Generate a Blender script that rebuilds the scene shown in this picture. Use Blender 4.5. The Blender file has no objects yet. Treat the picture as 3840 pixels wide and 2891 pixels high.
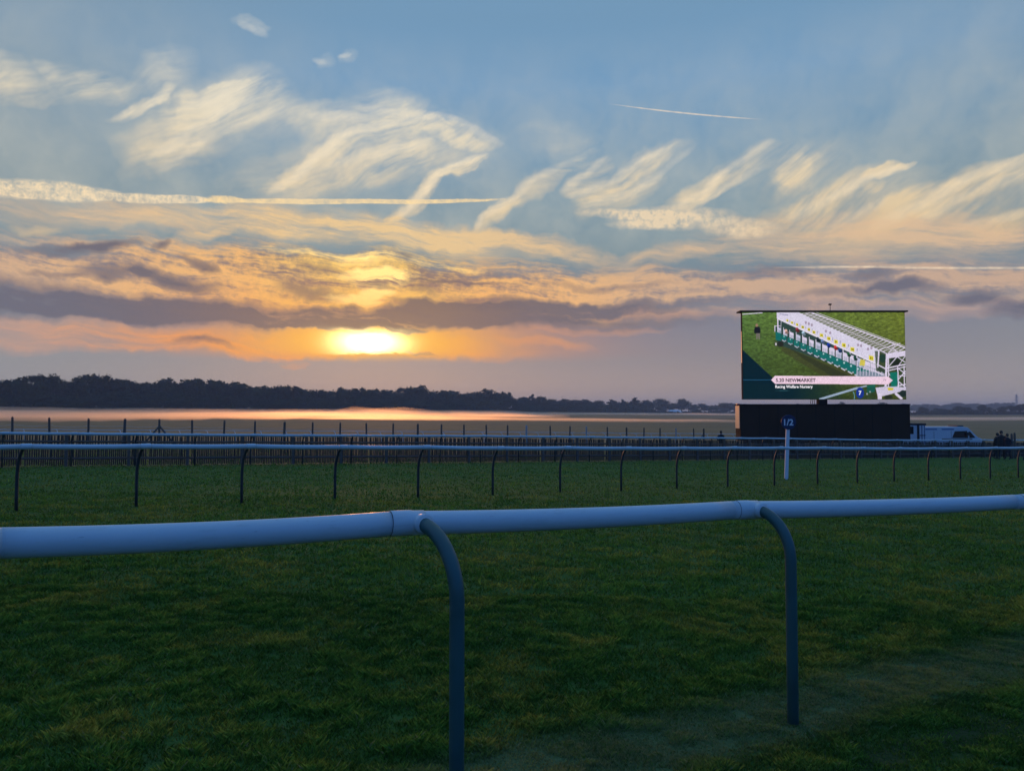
import bpy, bmesh, math, random
import numpy as np
from mathutils import Vector, Matrix, noise as mnoise

random.seed(7); RNG = np.random.default_rng(7)
scene = bpy.context.scene
COL = scene.collection
R = math.radians

# ------------------------------------------------------------------ camera
FPX, CX, CY = 2716.0, 1920.0, 1445.5          # focal length and centre of the photograph, in its pixels
PITCH = math.atan((1545 - CY) / FPX)
EYE = Vector((0, 0, 1.76))
cam_d = bpy.data.cameras.new('camera')
cam_d.sensor_width = 36; cam_d.lens = FPX / 3840 * 36
cam_d.clip_start = 0.05; cam_d.clip_end = 20000
cam = bpy.data.objects.new('camera', cam_d); COL.objects.link(cam)
cam.location = EYE; cam.rotation_euler = (R(90) + PITCH, 0, 0)
scene.camera = cam

def ray(u, v):
    x = (u - CX) / FPX; y = (CY - v) / FPX
    return Vector((x, math.cos(PITCH) - y * math.sin(PITCH), math.sin(PITCH) + y * math.cos(PITCH)))
def P(u, v, d):
    """the point of the place at depth d (metres along +Y) in the line of sight of a photograph pixel"""
    r = ray(u, v); return EYE + r * (d / r.y)
def azel(u, v):
    r = ray(u, v).normalized(); return math.atan2(r.x, r.y), math.asin(r.z)

def lin(c): 
    c = c / 255.0
    return c / 12.92 if c <= 0.04045 else ((c + 0.055) / 1.055) ** 2.4
def RGB(r, g, b, k=1.0): return (lin(r) * k, lin(g) * k, lin(b) * k, 1.0)

# ------------------------------------------------------------------ render settings and exposure
scene.render.engine = 'CYCLES'
scene.cycles.use_denoising = True; scene.cycles.use_adaptive_sampling = True; scene.cycles.adaptive_threshold = 0.015
scene.cycles.max_bounces = 6; scene.cycles.diffuse_bounces = 2; scene.cycles.glossy_bounces = 2
scene.cycles.transmission_bounces = 4; scene.cycles.volume_bounces = 1; scene.cycles.transparent_max_bounces = 8
scene.cycles.volume_max_steps = 64
scene.view_settings.view_transform = 'Standard'; scene.view_settings.look = 'None'
scene.view_settings.exposure = 0.0; scene.view_settings.gamma = 1.0
scene.view_settings.use_curve_mapping = False

# ------------------------------------------------------------------ world: sunset sky with cirrus, contrails and a low cloud deck
SUN_PX = (1385, 1278)
SUN_AZ, SUN_EL = azel(*SUN_PX)
world = bpy.data.worlds.new('World'); scene.world = world; world.use_nodes = True
WT = world.node_tree; WT.nodes.clear()

class V:
    """one socket of a node tree, with arithmetic"""
    def __init__(s, t, sock): s.t, s.s = t, sock
    def _m(s, op, *o, clamp=False):
        n = s.t.nodes.new('ShaderNodeMath'); n.operation = op; n.use_clamp = clamp
        for i, a in enumerate((s,) + o):
            if isinstance(a, V): s.t.links.new(a.s, n.inputs[i])
            else: n.inputs[i].default_value = a
        return V(s.t, n.outputs[0])
    def __add__(s, o): return s._m('ADD', o)
    __radd__ = __add__
    def __sub__(s, o): return s._m('SUBTRACT', o)
    def __rsub__(s, o): return (s * -1.0) + o
    def __mul__(s, o): return s._m('MULTIPLY', o)
    __rmul__ = __mul__
    def __truediv__(s, o): return s._m('DIVIDE', o)
    def sat(s): return s._m('ADD', 0.0, clamp=True)
    def max(s, o): return s._m('MAXIMUM', o)
    def min(s, o): return s._m('MINIMUM', o)
    def pow(s, o): return s._m('POWER', o)
    def exp(s): return s._m('EXPONENT')

def setin(t, inp, a):
    if isinstance(a, V): t.links.new(a.s, inp)
    else: inp.default_value = a
def mixc(t, f, a, b, blend='MIX'):
    n = t.nodes.new('ShaderNodeMix'); n.data_type = 'RGBA'; n.blend_type = blend
    setin(t, n.inputs[0], f); setin(t, n.inputs[6], a); setin(t, n.inputs[7], b)
    return V(t, n.outputs[2])
def step(t, x, lo, hi, smooth=True, a=0.0, b=1.0):
    n = t.nodes.new('ShaderNodeMapRange'); n.interpolation_type = 'SMOOTHSTEP' if smooth else 'LINEAR'
    setin(t, n.inputs[0], x)
    for i, q in enumerate((lo, hi, a, b)): n.inputs[i + 1].default_value = q
    return V(t, n.outputs[0])
def ramp(t, x, pts, interp='LINEAR'):
    n = t.nodes.new('ShaderNodeValToRGB'); n.color_ramp.interpolation = interp
    e = n.color_ramp.elements
    while len(e) < len(pts): e.new(0.5)
    for k, (p, c) in enumerate(sorted(pts, key=lambda q: q[0])):
        e[k].position = p; e[k].color = c if len(c) == 4 else tuple(c) + (1,)
    setin(t, n.inputs[0], x)
    return V(t, n.outputs[0])
def noise(t, vec, scale, detail=4, rough=0.55, dist=0.0, color=False, dims='3D'):
    n = t.nodes.new('ShaderNodeTexNoise'); n.noise_dimensions = dims
    setin(t, n.inputs['Vector'], vec)
    n.inputs['Scale'].default_value = scale; n.inputs['Detail'].default_value = detail
    n.inputs['Roughness'].default_value = rough; n.inputs['Distortion'].default_value = dist
    return V(t, n.outputs['Color' if color else 'Fac'])
def mapping(t, vec, loc=(0, 0, 0), rot=(0, 0, 0), scale=(1, 1, 1), kind='POINT'):
    n = t.nodes.new('ShaderNodeMapping'); n.vector_type = kind
    setin(t, n.inputs[0], vec)
    n.inputs[1].default_value = loc; n.inputs[2].default_value = rot; n.inputs[3].default_value = scale
    return V(t, n.outputs[0])
def vmath(t, op, a, b, scale=None):
    n = t.nodes.new('ShaderNodeVectorMath'); n.operation = op
    setin(t, n.inputs[0], a)
    if b is not None: setin(t, n.inputs[1], b)
    if scale is not None: setin(t, n.inputs['Scale'], scale)
    return V(t, n.outputs[0])
def comb(t, x, y, z=0.0):
    n = t.nodes.new('ShaderNodeCombineXYZ')
    for i, a in enumerate((x, y, z)): setin(t, n.inputs[i], a)
    return V(t, n.outputs[0])
def sep(t, v):
    n = t.nodes.new('ShaderNodeSeparateXYZ'); setin(t, n.inputs[0], v)
    return [V(t, o) for o in n.outputs]

CIRRUS = [(-750, 270, -160, 300, 80, .55), (-950, 470, -260, 390, 100, .5), (3880, 600, 4500, 430, 70, .6), (3950, 780, 4700, 620, 80, .6), (-60, 285, 130, 270, 60, .8), (0, 320, 460, 330, 60, .55), (150, 230, 240, 300, 26, .5), (250, 300, 480, 340, 50, .45), (520, 320, 720, 220, 60, .55), (-100, 350, 200, 345, 40, .35),
          (434, 452, 640, 345, 22, 1.2), (500, 560, 1000, 330, 105, .75), (640, 430, 960, 360, 55, 1.0), (860, 400, 1120, 420, 85, .55), (480, 640, 800, 470, 60, .5), (780, 345, 900, 330, 24, .5), (860, 360, 960, 320, 26, .5),
          (1100, 440, 1600, 420, 70, .7), (1180, 560, 1820, 520, 125, .55), (1500, 430, 1850, 530, 36, .8), (1010, 725, 1180, 585, 34, .95), (1150, 610, 1340, 480, 40, 1.1),
          (1300, 500, 1560, 455, 30, .8), (1390, 590, 1580, 540, 40, .8), (1470, 830, 1600, 715, 30, .9), (1580, 735, 1660, 640, 32, .9), (1630, 665, 1830, 580, 22, 1.2),
          (1050, 730, 1300, 640, 60, .4), (1600, 425, 1760, 455, 10, .6), (880, 700, 1500, 560, 100, .35), (1300, 640, 1600, 560, 70, .45),
          (1785, 860, 1920, 745, 32, .8), (1900, 770, 2100, 620, 40, .8), (2080, 630, 2270, 550, 18, .6), (2100, 720, 2275, 590, 38, .75), (2180, 750, 2500, 555, 50, .8),
          (2150, 770, 2480, 660, 60, .6), (2400, 620, 2600, 540, 40, .4), (1950, 520, 2250, 560, 60, .18),
          (2520, 790, 2720, 650, 34, .8), (2680, 680, 2890, 530, 40, .5), (2600, 760, 2860, 610, 30, .6),
          (2930, 650, 3030, 605, 62, .8), (2900, 600, 3080, 650, 80, .5), (2850, 660, 3180, 620, 120, .35), (2950, 830, 3280, 655, 46, .8), (3250, 670, 3430, 615, 20, 1.0),
          (3000, 900, 3700, 740, 140, .50), (3260, 860, 3600, 700, 50, .9), (3540, 730, 3900, 590, 50, 1.0), (3500, 800, 3900, 660, 60, .5), (3240, 740, 3340, 690, 18, .6),
          (3600, 880, 3900, 780, 40, .7), (2800, 860, 3300, 780, 60, .5),
          (880, 85, 1010, 130, 16, .35), (1160, 230, 1230, 228, 22, .35), (1250, 218, 1320, 200, 18, .3), (60, 850, 210, 852, 18, .5), (540, 848, 620, 850, 12, .6)]
VEIL = [(-300, 740, 500, 815, 55, .65), (300, 800, 1000, 830, 55, .75), (800, 815, 1500, 870, 70, .9), (1250, 850, 2100, 935, 55, .9), (1300, 880, 1900, 900, 40, .7),
        (640, 906, 860, 876, 16, .8), (-40, 885, 140, 905, 14, 1.0), (1800, 890, 2250, 960, 40, .5), (2350, 1000, 2700, 925, 36, .6), (2500, 950, 3200, 960, 45, .55),
        (2700, 890, 3900, 890, 85, .85), (3200, 860, 3950, 860, 50, .6), (3500, 930, 4000, 880, 45, .5), (950, 880, 1250, 900, 30, .5), (1450, 840, 1500, 800, 20, .6), (2000, 960, 2500, 985, 30, .5)]
LOW = [(-400, 1215, 700, 1275, 50, .95), (300, 1265, 1330, 1320, 42, 1.1), (-100, 1300, 600, 1305, 28, .5), (900, 1290, 1400, 1310, 40, .9), (1400, 1290, 1850, 1310, 38, .8),
       (1900, 1275, 2200, 1295, 20, .6), (2000, 1232, 2480, 1240, 16, .7), (2250, 1165, 2800, 1190, 20, .8), (1700, 1330, 2000, 1340, 18, .3), (1060, 1363, 1160, 1365, 10, .4),
       (2700, 1150, 3300, 1165, 34, .7), (3300, 1170, 3900, 1150, 34, .7)]
DARK = [(-500, 1070, 700, 1160, 62, 1.0), (100, 1130, 1300, 1200, 52, 1.1), (900, 1185, 1800, 1210, 44, 1.1), (1500, 1185, 2150, 1185, 48, 1.0), (1720, 1130, 2650, 1148, 26, 1.0),
        (2000, 1200, 2700, 1200, 40, .55), (90, 930, 500, 924, 22, 1.0), (280, 1020, 540, 1024, 26, .8), (490, 1010, 790, 1085, 30, 1.0), (680, 960, 800, 1025, 20, .8), (100, 1022, 300, 1035, 12, .5),
        (560, 940, 620, 910, 18, .7), (1050, 1080, 1300, 1130, 28, .7), (1380, 1080, 1470, 1095, 16, .8), (1480, 1140, 1720, 1156, 24, 1.0), (1700, 1150, 1980, 1165, 22, .6),
        (1420, 1060, 1920, 1072, 7, .8), (1470, 985, 1520, 970, 20, .5), (1530, 1090, 1650, 1110, 18, .6), (1130, 1010, 1280, 1030, 18, .5),
        (1380, 1226, 1600, 1250, 11, 1.3), (1000, 1205, 1420, 1228, 26, .8), (3180, 1058, 3380, 1040, 20, .8), (3230, 1100, 3500, 1086, 26, 1.1), (3540, 1115, 3740, 1105, 28, 1.0), (3680, 1165, 3900, 1150, 34, .9),
        (2700, 1060, 3000, 1050, 16, .5), (2850, 1030, 3100, 1040, 14, .5), (620, 1285, 850, 1300, 20, .7), (1500, 1315, 1640, 1325, 8, .7), (2050, 1060, 2500, 1080, 14, .4),
        (3000, 1120, 3240, 1105, 18, .5)]
TRAIL_OLD = [(-1300, 680, -60, 704, 36, .9), (-200, 702, 300, 712, 28, .9), (0, 708, 430, 735, 25, 1.1), (150, 702, 330, 716, 20, .6), (350, 740, 770, 748, 15, 1.2), (600, 745, 768, 748, 14, .9)]
TRAIL_NEW = [(770, 746, 900, 752, 15, 1.3), (850, 752, 1450, 753, 10, 1.7), (1200, 754, 1840, 750, 8, 1.9)]
FLUFF = [(2200, 800, 2560, 808, 18, .9), (2330, 820, 2720, 815, 40, .9), (2650, 850, 2900, 862, 36, .8), (2300, 845, 2560, 842, 16, .6)]
THIN = [(2340, 398, 2800, 445, 2.6, 1.3), (2950, 1003, 3400, 997, 4, .7), (3150, 1000, 4200, 1001, 4, 1.0)]
GAP = [(1300, 1045, 1560, 1052, 26, 1.7), (1340, 1078, 1500, 1066, 24, 1.5), (1250, 1132, 1440, 1142, 18, 1.6), (1350, 1115, 1470, 1110, 20, 1.4), (1280, 990, 1480, 990, 24, .6), (1000, 945, 1500, 985, 13, .9), (1400, 975, 1800, 1020, 14, .6)]

FIL = [(895, 84, 955, 112, 9, .40), (940, 108, 1002, 130, 11, .40), (1170, 226, 1222, 232, 8, .5), (1268, 214, 1316, 204, 6, .5), (434, 450, 560, 398, 13, .9), (545, 405, 632, 343, 12, .9), (560, 600, 720, 490, 14, .6), (700, 500, 940, 388, 16, .7), (600, 640, 770, 530, 12, .5), (640, 560, 900, 468, 14, .5), (760, 432, 970, 360, 15, .8), (690, 405, 900, 345, 14, .7), (880, 470, 1070, 400, 14, .5), (830, 345, 870, 318, 8, .5), (890, 355, 930, 320, 8, .5),
       (1010, 724, 1110, 668, 13, .7), (1095, 675, 1185, 588, 14, .9), (1175, 596, 1305, 498, 16, .9), (1290, 505, 1460, 463, 14, .8), (1440, 468, 1610, 438, 12, .6), (1150, 432, 1390, 440, 14, .7), (1340, 402, 1510, 430, 12, .6), (1490, 420, 1710, 446, 12, .6), (1690, 442, 1870, 532, 12, .6), (1400, 592, 1520, 540, 14, .7), (1510, 562, 1610, 528, 10, .7), (1230, 625, 1430, 560, 14, .4),
       (1465, 830, 1545, 768, 13, .8), (1535, 775, 1603, 708, 14, .9), (1597, 715, 1643, 648, 14, .8), (1635, 655, 1725, 612, 12, .9), (1712, 618, 1822, 581, 10, .9),
       (1786, 858, 1803, 806, 10, .6), (1798, 815, 1925, 742, 14, .7), (1915, 750, 2005, 668, 14, .7), (1995, 676, 2105, 618, 12, .6), (2095, 623, 2262, 552, 9, .5),
       (2108, 716, 2205, 646, 13, .7), (2195, 655, 2270, 590, 10, .7), (2140, 732, 2310, 676, 14, .6), (2290, 684, 2405, 598, 14, .7), (2395, 605, 2510, 553, 10, .6), (2200, 772, 2385, 718, 14, .6), (2370, 724, 2485, 648, 13, .6), (2475, 655, 2600, 552, 9, .35),
       (2525, 786, 2645, 718, 13, .7), (2635, 724, 2725, 636, 13, .8), (2715, 643, 2805, 588, 11, .6), (2795, 594, 2895, 528, 11, .45), (2600, 772, 2745, 688, 11, .6), (2735, 694, 2865, 628, 10, .5),
       (2958, 820, 3130, 736, 15, .7), (3115, 744, 3270, 660, 14, .8), (3258, 667, 3420, 617, 10, .9), (3100, 862, 3310, 756, 15, .5), (3270, 856, 3460, 766, 16, .7), (3445, 775, 3630, 666, 17, .9), (3610, 676, 3870, 586, 15, .9), (3400, 852, 3610, 736, 15, .6), (3595, 744, 3870, 636, 15, .7), (3560, 862, 3730, 828, 13, .6), (3715, 834, 3870, 788, 12, .6)]

def build_sky():
    """Cirrus, trails and deck are laid on the sky dome by azimuth and elevation; the dome is cut into fields so that each
    field carries only the cloud strokes that reach into it (faster to evaluate, same picture)."""
    t = WT
    K = 2.716
    def Q(u, v): a, e = azel(u, v); return a * K, e * K
    E = lambda v: (Q(1920, v)[1] + 0.1) / 4.4
    tc = t.nodes.new('ShaderNodeTexCoord')
    x, y, z = sep(t, V(t, tc.outputs['Generated']))
    qx = x._m('ARCTAN2', y) * K
    qy = z._m('ARCSINE') * K
    q = comb(t, qx, qy, 1.0)
    sx, sy = Q(*SUN_PX)
    west = step(t, x * math.sin(SUN_AZ) + y * math.cos(SUN_AZ), -0.25, 0.70)     # 1 towards the sunset, 0 in the east
    dx = qx - sx
    near = (dx * dx * -1.6).exp()
    f = (qy + 0.1) * (1 / 4.4)
    hard = lambda a, lim: a._m('GREATER_THAN', lim)
    FIELD = [0]
    def strokes(items, vec):
        acc = None
        for (ax, ay, bx, by, hw, g) in items:
            A = Q(ax, ay); B = Q(bx, by)
            L = math.hypot(B[0] - A[0], B[1] - A[1]); an = math.atan2(B[1] - A[1], B[0] - A[0])
            cx, cy = (A[0] + B[0]) / 2 + FIELD[0] * 2e-6, (A[1] + B[1]) / 2          # (kept distinct per field, so the compiler does not merge fields)
            hl = max(L * 0.66, hw / 1000); hh = hw / 1000 * 1.15
            c, s_ = math.cos(an), math.sin(an)
            def dot(vx, vy):
                n = t.nodes.new('ShaderNodeVectorMath'); n.operation = 'DOT_PRODUCT'
                t.links.new(vec.s, n.inputs[0]); n.inputs[1].default_value = (vx, vy, -(vx * cx + vy * cy))
                return V(t, n.outputs['Value'])
            p = dot(c / hl, s_ / hl); r = dot(-s_ / hh, c / hh)
            r2 = p._m('MULTIPLY_ADD', p, r * r)
            val = r2._m('MULTIPLY_ADD', -1.0, 1.0, clamp=True)
            acc = val * g if acc is None else val._m('MULTIPLY_ADD', g, acc)
        return acc
    def pick(items, box, m=0.075):
        out = []
        for it in items:
            A = Q(it[0], it[1]); B = Q(it[2], it[3]); e = 0.18 * math.hypot(B[0] - A[0], B[1] - A[1]) + it[4] / 1000 * 1.15 + m
            if min(A[0], B[0]) - e < box[2] and max(A[0], B[0]) + e > box[0] and min(A[1], B[1]) - e < box[3] and max(A[1], B[1]) + e > box[1]: out.append(it)
        return out
    nz = lambda *a, **k: noise(t, *a, dims='2D', **k)
    # ---- noises shared by the cloud fields (only computed where a field uses them)
    w1 = vmath(t, 'SUBTRACT', nz(q, 2.2, 2, color=True), (0.5, 0.5, 0.5))
    w2 = vmath(t, 'SUBTRACT', nz(q, 11.0, 3, color=True), (0.5, 0.5, 0.5))
    flat = lambda v: vmath(t, 'MULTIPLY', v, (1, 1, 0))
    qw = vmath(t, 'ADD', vmath(t, 'ADD', q, flat(vmath(t, 'SCALE', w1, None, 0.10))), flat(vmath(t, 'SCALE', w2, None, 0.050)))
    qs = vmath(t, 'ADD', q, flat(vmath(t, 'SCALE', w2, None, 0.018)))
    def rotscale(vec, ang, sx_, sy_):
        c, s_ = math.cos(ang), math.sin(ang)
        def dot(v3):
            n = t.nodes.new('ShaderNodeVectorMath'); n.operation = 'DOT_PRODUCT'
            t.links.new(vec.s, n.inputs[0]); n.inputs[1].default_value = v3
            return V(t, n.outputs['Value'])
        return comb(t, dot((c * sx_, s_ * sx_, 0)), dot((-s_ * sy_, c * sy_, 0)))
    w0 = vmath(t, 'SUBTRACT', nz(q, 0.9, 1, color=True), (0.5, 0.5, 0.5))
    qf = vmath(t, 'ADD', vmath(t, 'ADD', q, flat(vmath(t, 'SCALE', w0, None, 0.55))), flat(vmath(t, 'SCALE', w1, None, 0.12)))
    qf = vmath(t, 'ADD', qf, flat(vmath(t, 'SCALE', w2, None, 0.010)))
    fib_d = nz(rotscale(qf, R(31), 2.2, 9.0), 1.0, 5, rough=0.62) * 0.76 + nz(rotscale(qf, R(24), 6.0, 48.0), 1.0, 3, rough=0.6) * 0.24
    qh = vmath(t, 'ADD', vmath(t, 'ADD', q, flat(vmath(t, 'SCALE', w1, None, 0.10))), flat(vmath(t, 'SCALE', w2, None, 0.016)))
    fib_h = nz(rotscale(qh, R(-5), 2.0, 15.0), 1.0, 6, rough=0.70)
    clump = nz(qw, 5.5, 3, rough=0.6)
    puff = nz(q, 30.0, 4, rough=0.65)

    SHARED = dict(qx=qx, qy=qy, q=q, qw=qw, qs=qs, fib_d=fib_d, fib_h=fib_h, puff=puff, west=west, near=near, f=f, dx=dx, w2=w2, clump=clump)
    VECS = ('q', 'qw', 'qs', 'w2')
    WORLD = t
    def clear(detail):
        base = ramp(t, f, [(0.0, RGB(150, 140, 142)), (E(1535), RGB(166, 151, 147)), (E(1440), RGB(164, 150, 147)), (E(1340), RGB(144, 138, 144)),
                           (E(1230), RGB(130, 130, 143)), (E(1120), RGB(128, 136, 147)), (E(960), RGB(119, 142, 153)), (E(780), RGB(118, 147, 164)),
                           (E(560), RGB(117, 153, 181)), (E(330), RGB(116, 156, 191)), (E(60), RGB(114, 152, 184)), (0.55, RGB(120, 162, 198)), (1.0, RGB(112, 156, 200))])
        east = ramp(t, f, [(0.0, RGB(60, 86, 146)), (0.10, RGB(48, 104, 188)), (0.25, RGB(44, 112, 208)), (0.55, RGB(80, 132, 200)), (1.0, RGB(112, 156, 200))])
        col = mixc(t, west, east, base)
        if detail:
            col = mixc(t, near * step(t, qy, 0.36, 0.02) * 0.34, col, RGB(184, 142, 120))
            col = mixc(t, (step(t, qx, -0.4, -1.9) * 0.50 + step(t, qx, 0.9, 2.2) * 0.35) * west, col, RGB(142, 154, 158))
        return col

    def field(box, cloudy=True):
        """one field of the sky as a node group of its own"""
        nonlocal t, qx, qy, q, qw, qs, fib_d, fib_h, puff, west, near, f, dx, w2, clump
        FIELD[0] += 1
        gt = bpy.data.node_groups.new('sky_field', 'ShaderNodeTree')
        for k in SHARED: gt.interface.new_socket(k, in_out='INPUT', socket_type='NodeSocketVector' if k in VECS else 'NodeSocketFloat')
        gt.interface.new_socket('Color', in_out='OUTPUT', socket_type='NodeSocketColor')
        t = gt; gi = gt.nodes.new('NodeGroupInput'); go = gt.nodes.new('NodeGroupOutput')
        I = {k: V(gt, gi.outputs[k]) for k in SHARED}
        qx, qy, q, qw, qs, fib_d, fib_h, puff, west, near, f, dx, w2, clump = [I[k] for k in ('qx', 'qy', 'q', 'qw', 'qs', 'fib_d', 'fib_h', 'puff', 'west', 'near', 'f', 'dx', 'w2', 'clump')]
        col = field_nodes(box, cloudy)
        gt.links.new(col.s, go.inputs[0])
        t = WORLD
        n = t.nodes.new('ShaderNodeGroup'); n.node_tree = gt
        for k, v_ in SHARED.items(): t.links.new(v_.s, n.inputs[k])
        qx, qy, q, qw, qs, fib_d, fib_h, puff, west, near, f, dx, w2, clump = [SHARED[k] for k in ('qx', 'qy', 'q', 'qw', 'qs', 'fib_d', 'fib_h', 'puff', 'west', 'near', 'f', 'dx', 'w2', 'clump')]
        return V(t, n.outputs[0])
    def field_nodes(box, cloudy):
        col = clear(cloudy)
        if not cloudy: return col
        S = {k: pick(v, box) for k, v in dict(c=CIRRUS, v=VEIL, l=LOW, d=DARK, to=TRAIL_OLD, tn=TRAIL_NEW, f=FLUFF, th=THIN, g=GAP, fi=FIL).items()}
        lowbox = box[1] < Q(1920, 840)[1]
        sunbox = box[0] < sx + 1.7 and box[2] > sx - 1.7 and box[1] < sy + .2
        if True:
            band = ramp(t, f, [(E(1000), (0, 0, 0)), (E(860), (1, 1, 1)), (E(560), (.8, .8, .8)), (E(260), (.30,) * 3), (E(120), (0, 0, 0))])
            col = mixc(t, band * west * (clump * 1.0 - 0.16).sat() * 0.62, col, RGB(212, 208, 190))
        if S['c']:
            mc = strokes(S['c'], qw).min(1.2) * (clump * 1.6 + 0.20)
            c1 = (mc * (fib_d * 3.0 - 1.02) + mc * mc * 0.05).sat()
            c1 = c1 * (1.25 - c1 * 0.40)
            cir = ramp(t, f, [(0, RGB(238, 196, 150)), (E(950), RGB(240, 205, 150)), (E(760), RGB(241, 215, 172)), (E(500), RGB(242, 226, 194)), (E(250), RGB(226, 222, 206)), (1, RGB(190, 205, 220))])
            col = mixc(t, c1 * 0.92, col, cir)
            if S['fi']:
                mfi = strokes([(a_, b_, c_, d_, h_ * 1.35, g_) for a_, b_, c_, d_, h_, g_ in S['fi']], qs)
                c1b = (mfi * (fib_d * 2.2 + puff * 0.6 - 0.72)).sat()
                col = mixc(t, c1b * 0.72, col, mixc(t, 0.35, cir, RGB(255, 244, 224)))
        if S['v']:
            mv = strokes(S['v'], qw).min(1.2)
            c2 = (mv * (fib_h * 3.2 - 1.00) + mv * 0.10).sat()
            col = mixc(t, c2 * 0.82, col, mixc(t, near, RGB(226, 190, 152), RGB(247, 206, 142)))
        if lowbox:
            _, wy, _ = sep(t, qw)
            edge = ramp(t, (qx + 2.4) * (1 / 4.8), [(0.0, (.62,) * 3), (.10, (Q(0, 905)[1],) * 3), (.30, (Q(900, 915)[1],) * 3), (.40, (Q(1300, 935)[1],) * 3), (.50, (Q(1900, 995)[1],) * 3),
                                                      (.60, (Q(2500, 1010)[1],) * 3), (.75, (Q(3200, 1000)[1],) * 3), (.93, (Q(3840, 1010)[1],) * 3), (1, (.45,) * 3)])
            deck = step(t, edge - wy + (fib_h - 0.5) * 0.16, -0.03, 0.06) * step(t, wy + (fib_h - 0.5) * 0.10, 0.30, 0.41)
            gold = ramp(t, near, [(0.0, RGB(206, 172, 146)), (0.35, RGB(240, 186, 126)), (0.75, RGB(250, 188, 110)), (0.97, RGB(255, 204, 104))])
            shade = mixc(t, near, RGB(136, 130, 138), RGB(124, 106, 104))
            tex = step(t, fib_h * 0.78 + puff * 0.22, 0.36, 0.58)
            dcol = mixc(t, west, RGB(120, 128, 158), mixc(t, tex, shade, gold))
            col = mixc(t, deck * 0.92, col, dcol)
        if S['l']:
            ml = strokes(S['l'], qw).min(1.1)
            c3 = (ml * (fib_h * 2.8 - 0.62)).sat()
            lowc = ramp(t, near, [(0.0, RGB(194, 160, 148)), (0.35, RGB(230, 162, 112)), (0.7, RGB(246, 158, 84)), (1.0, RGB(255, 156, 54))])
            col = mixc(t, c3 * 0.88, col, lowc)
        c4 = None
        if S['d']:
            md = strokes(S['d'], qw).min(1.2)
            c4 = (md * (fib_h * 2.6 - 0.22) + (puff - 0.5) * 0.5 * md - 0.03).sat()
            col = mixc(t, c4 * west * 0.94, col, mixc(t, near, RGB(106, 106, 122), RGB(88, 83, 95)))
        if S['f']:
            c6 = (strokes(S['f'], qs) * (fib_d * .8 + puff * 2.6 - .85)).sat()
            col = mixc(t, c6 * 0.82, col, RGB(245, 219, 180))
        if S['to']:
            fine = nz(q, 75.0, 3, rough=0.6)
            mt = strokes(S['to'], vmath(t, 'ADD', q, flat(vmath(t, 'SCALE', w2, None, 0.012))))
            c5 = (mt * 1.5).sat() * (0.62 + (puff - 0.5) * 1.9 + (fine - 0.5) * 0.9)
            col = mixc(t, c5.sat() * 0.95, col, RGB(252, 226, 184))
        if S['tn']:
            fine2 = nz(q, 90.0, 3, rough=0.6)
            mt2 = strokes(S['tn'], vmath(t, 'ADD', q, flat(vmath(t, 'SCALE', w2, None, 0.005))))
            c5b = (step(t, mt2 + (fine2 - 0.5) * 1.0, 0.15, 1.05) * (mt2 * 3.0).sat() * (0.75 + (puff - 0.5) * 1.2)).sat()
            col = mixc(t, c5b * 0.95, col, RGB(255, 222, 165))
        if S['th']:
            c7 = strokes(S['th'], q).sat()
            col = mixc(t, c7 * (puff * 1.1), col, RGB(252, 228, 196))
        if S['g']:
            mg = (strokes(S['g'], qw) * (fib_h * 4.0 - 1.35)).sat()
            col = mixc(t, mg * ((1.0 - c4 * 0.8) if c4 is not None else 1.0), col, RGB(255, 216, 132, 1.35))
        if sunbox:
            sq, sqy, _ = sep(t, qs)
            ddx = (sq - sx) * (1 / 0.118); ddy = (sqy - sy + 0.006) * (1 / 0.050)
            core = ((ddx * ddx + ddy * ddy) * -1.0).exp()
            cutn = (fib_h - 0.5) * 0.09 + sqy
            cut = step(t, cutn, sy - 0.056, sy - 0.044) * step(t, cutn, sy + 0.068, sy + 0.030)
            glow = ((ddx * ddx * 0.045 + ddy * ddy * 0.12) * -1.0).exp()
            dy = qy - sy
            wide = ((dx * dx * 3.2 + dy * dy * 16.0) * -1.0).exp()
            fade = (1.0 - c4 * 0.85) if c4 is not None else 1.0
            col = mixc(t, (glow * fade * step(t, sqy, sy - 0.085, sy - 0.035) * 1.15).sat(), col, mixc(t, glow, RGB(244, 132, 44), RGB(255, 188, 66)))
            col = mixc(t, (core * cut * 1.5).sat().pow(1.35), col, RGB(255, 226, 150, 4.0))
            col = mixc(t, wide * 0.05, col, RGB(255, 190, 120), 'ADD')
        return col

    def bg(col):
        n = t.nodes.new('ShaderNodeBackground'); t.links.new(col.s, n.inputs[0]); n.inputs[1].default_value = 1.0
        return n.outputs[0]
    def choose(fac, a, b):
        n = t.nodes.new('ShaderNodeMixShader'); t.links.new(fac.s, n.inputs[0]); t.links.new(a, n.inputs[1]); t.links.new(b, n.inputs[2])
        return n.outputs[0]
    def tree(x0, y0, x1, y1, xs, ys):
        if ys:
            m = ys[len(ys) // 2]; k = len(ys) // 2
            return choose(hard(qy, m), tree(x0, y0, x1, m, xs, ys[:k]), tree(x0, m, x1, y1, xs, ys[k + 1:]))
        if xs:
            m = xs[len(xs) // 2]; k = len(xs) // 2
            return choose(hard(qx, m), tree(x0, y0, m, y1, xs[:k], ys), tree(m, y0, x1, y1, xs[k + 1:], ys))
        return bg(field((x0, y0, x1, y1)))
    ytop = 1.75; ybot = -0.03
    ys = [Q(1920, v)[1] for v in (1190, 1010, 860, 640, 330)]
    body = tree(-9, ybot, 9, ytop, [Q(v, 1000)[0] for v in (700, 1500, 2300, 3000)], ys)
    body = choose(hard(qy, ytop), body, bg(field(None, False)))
    body = choose(hard(qy, ybot), bg(field(None, False)), body)
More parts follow.
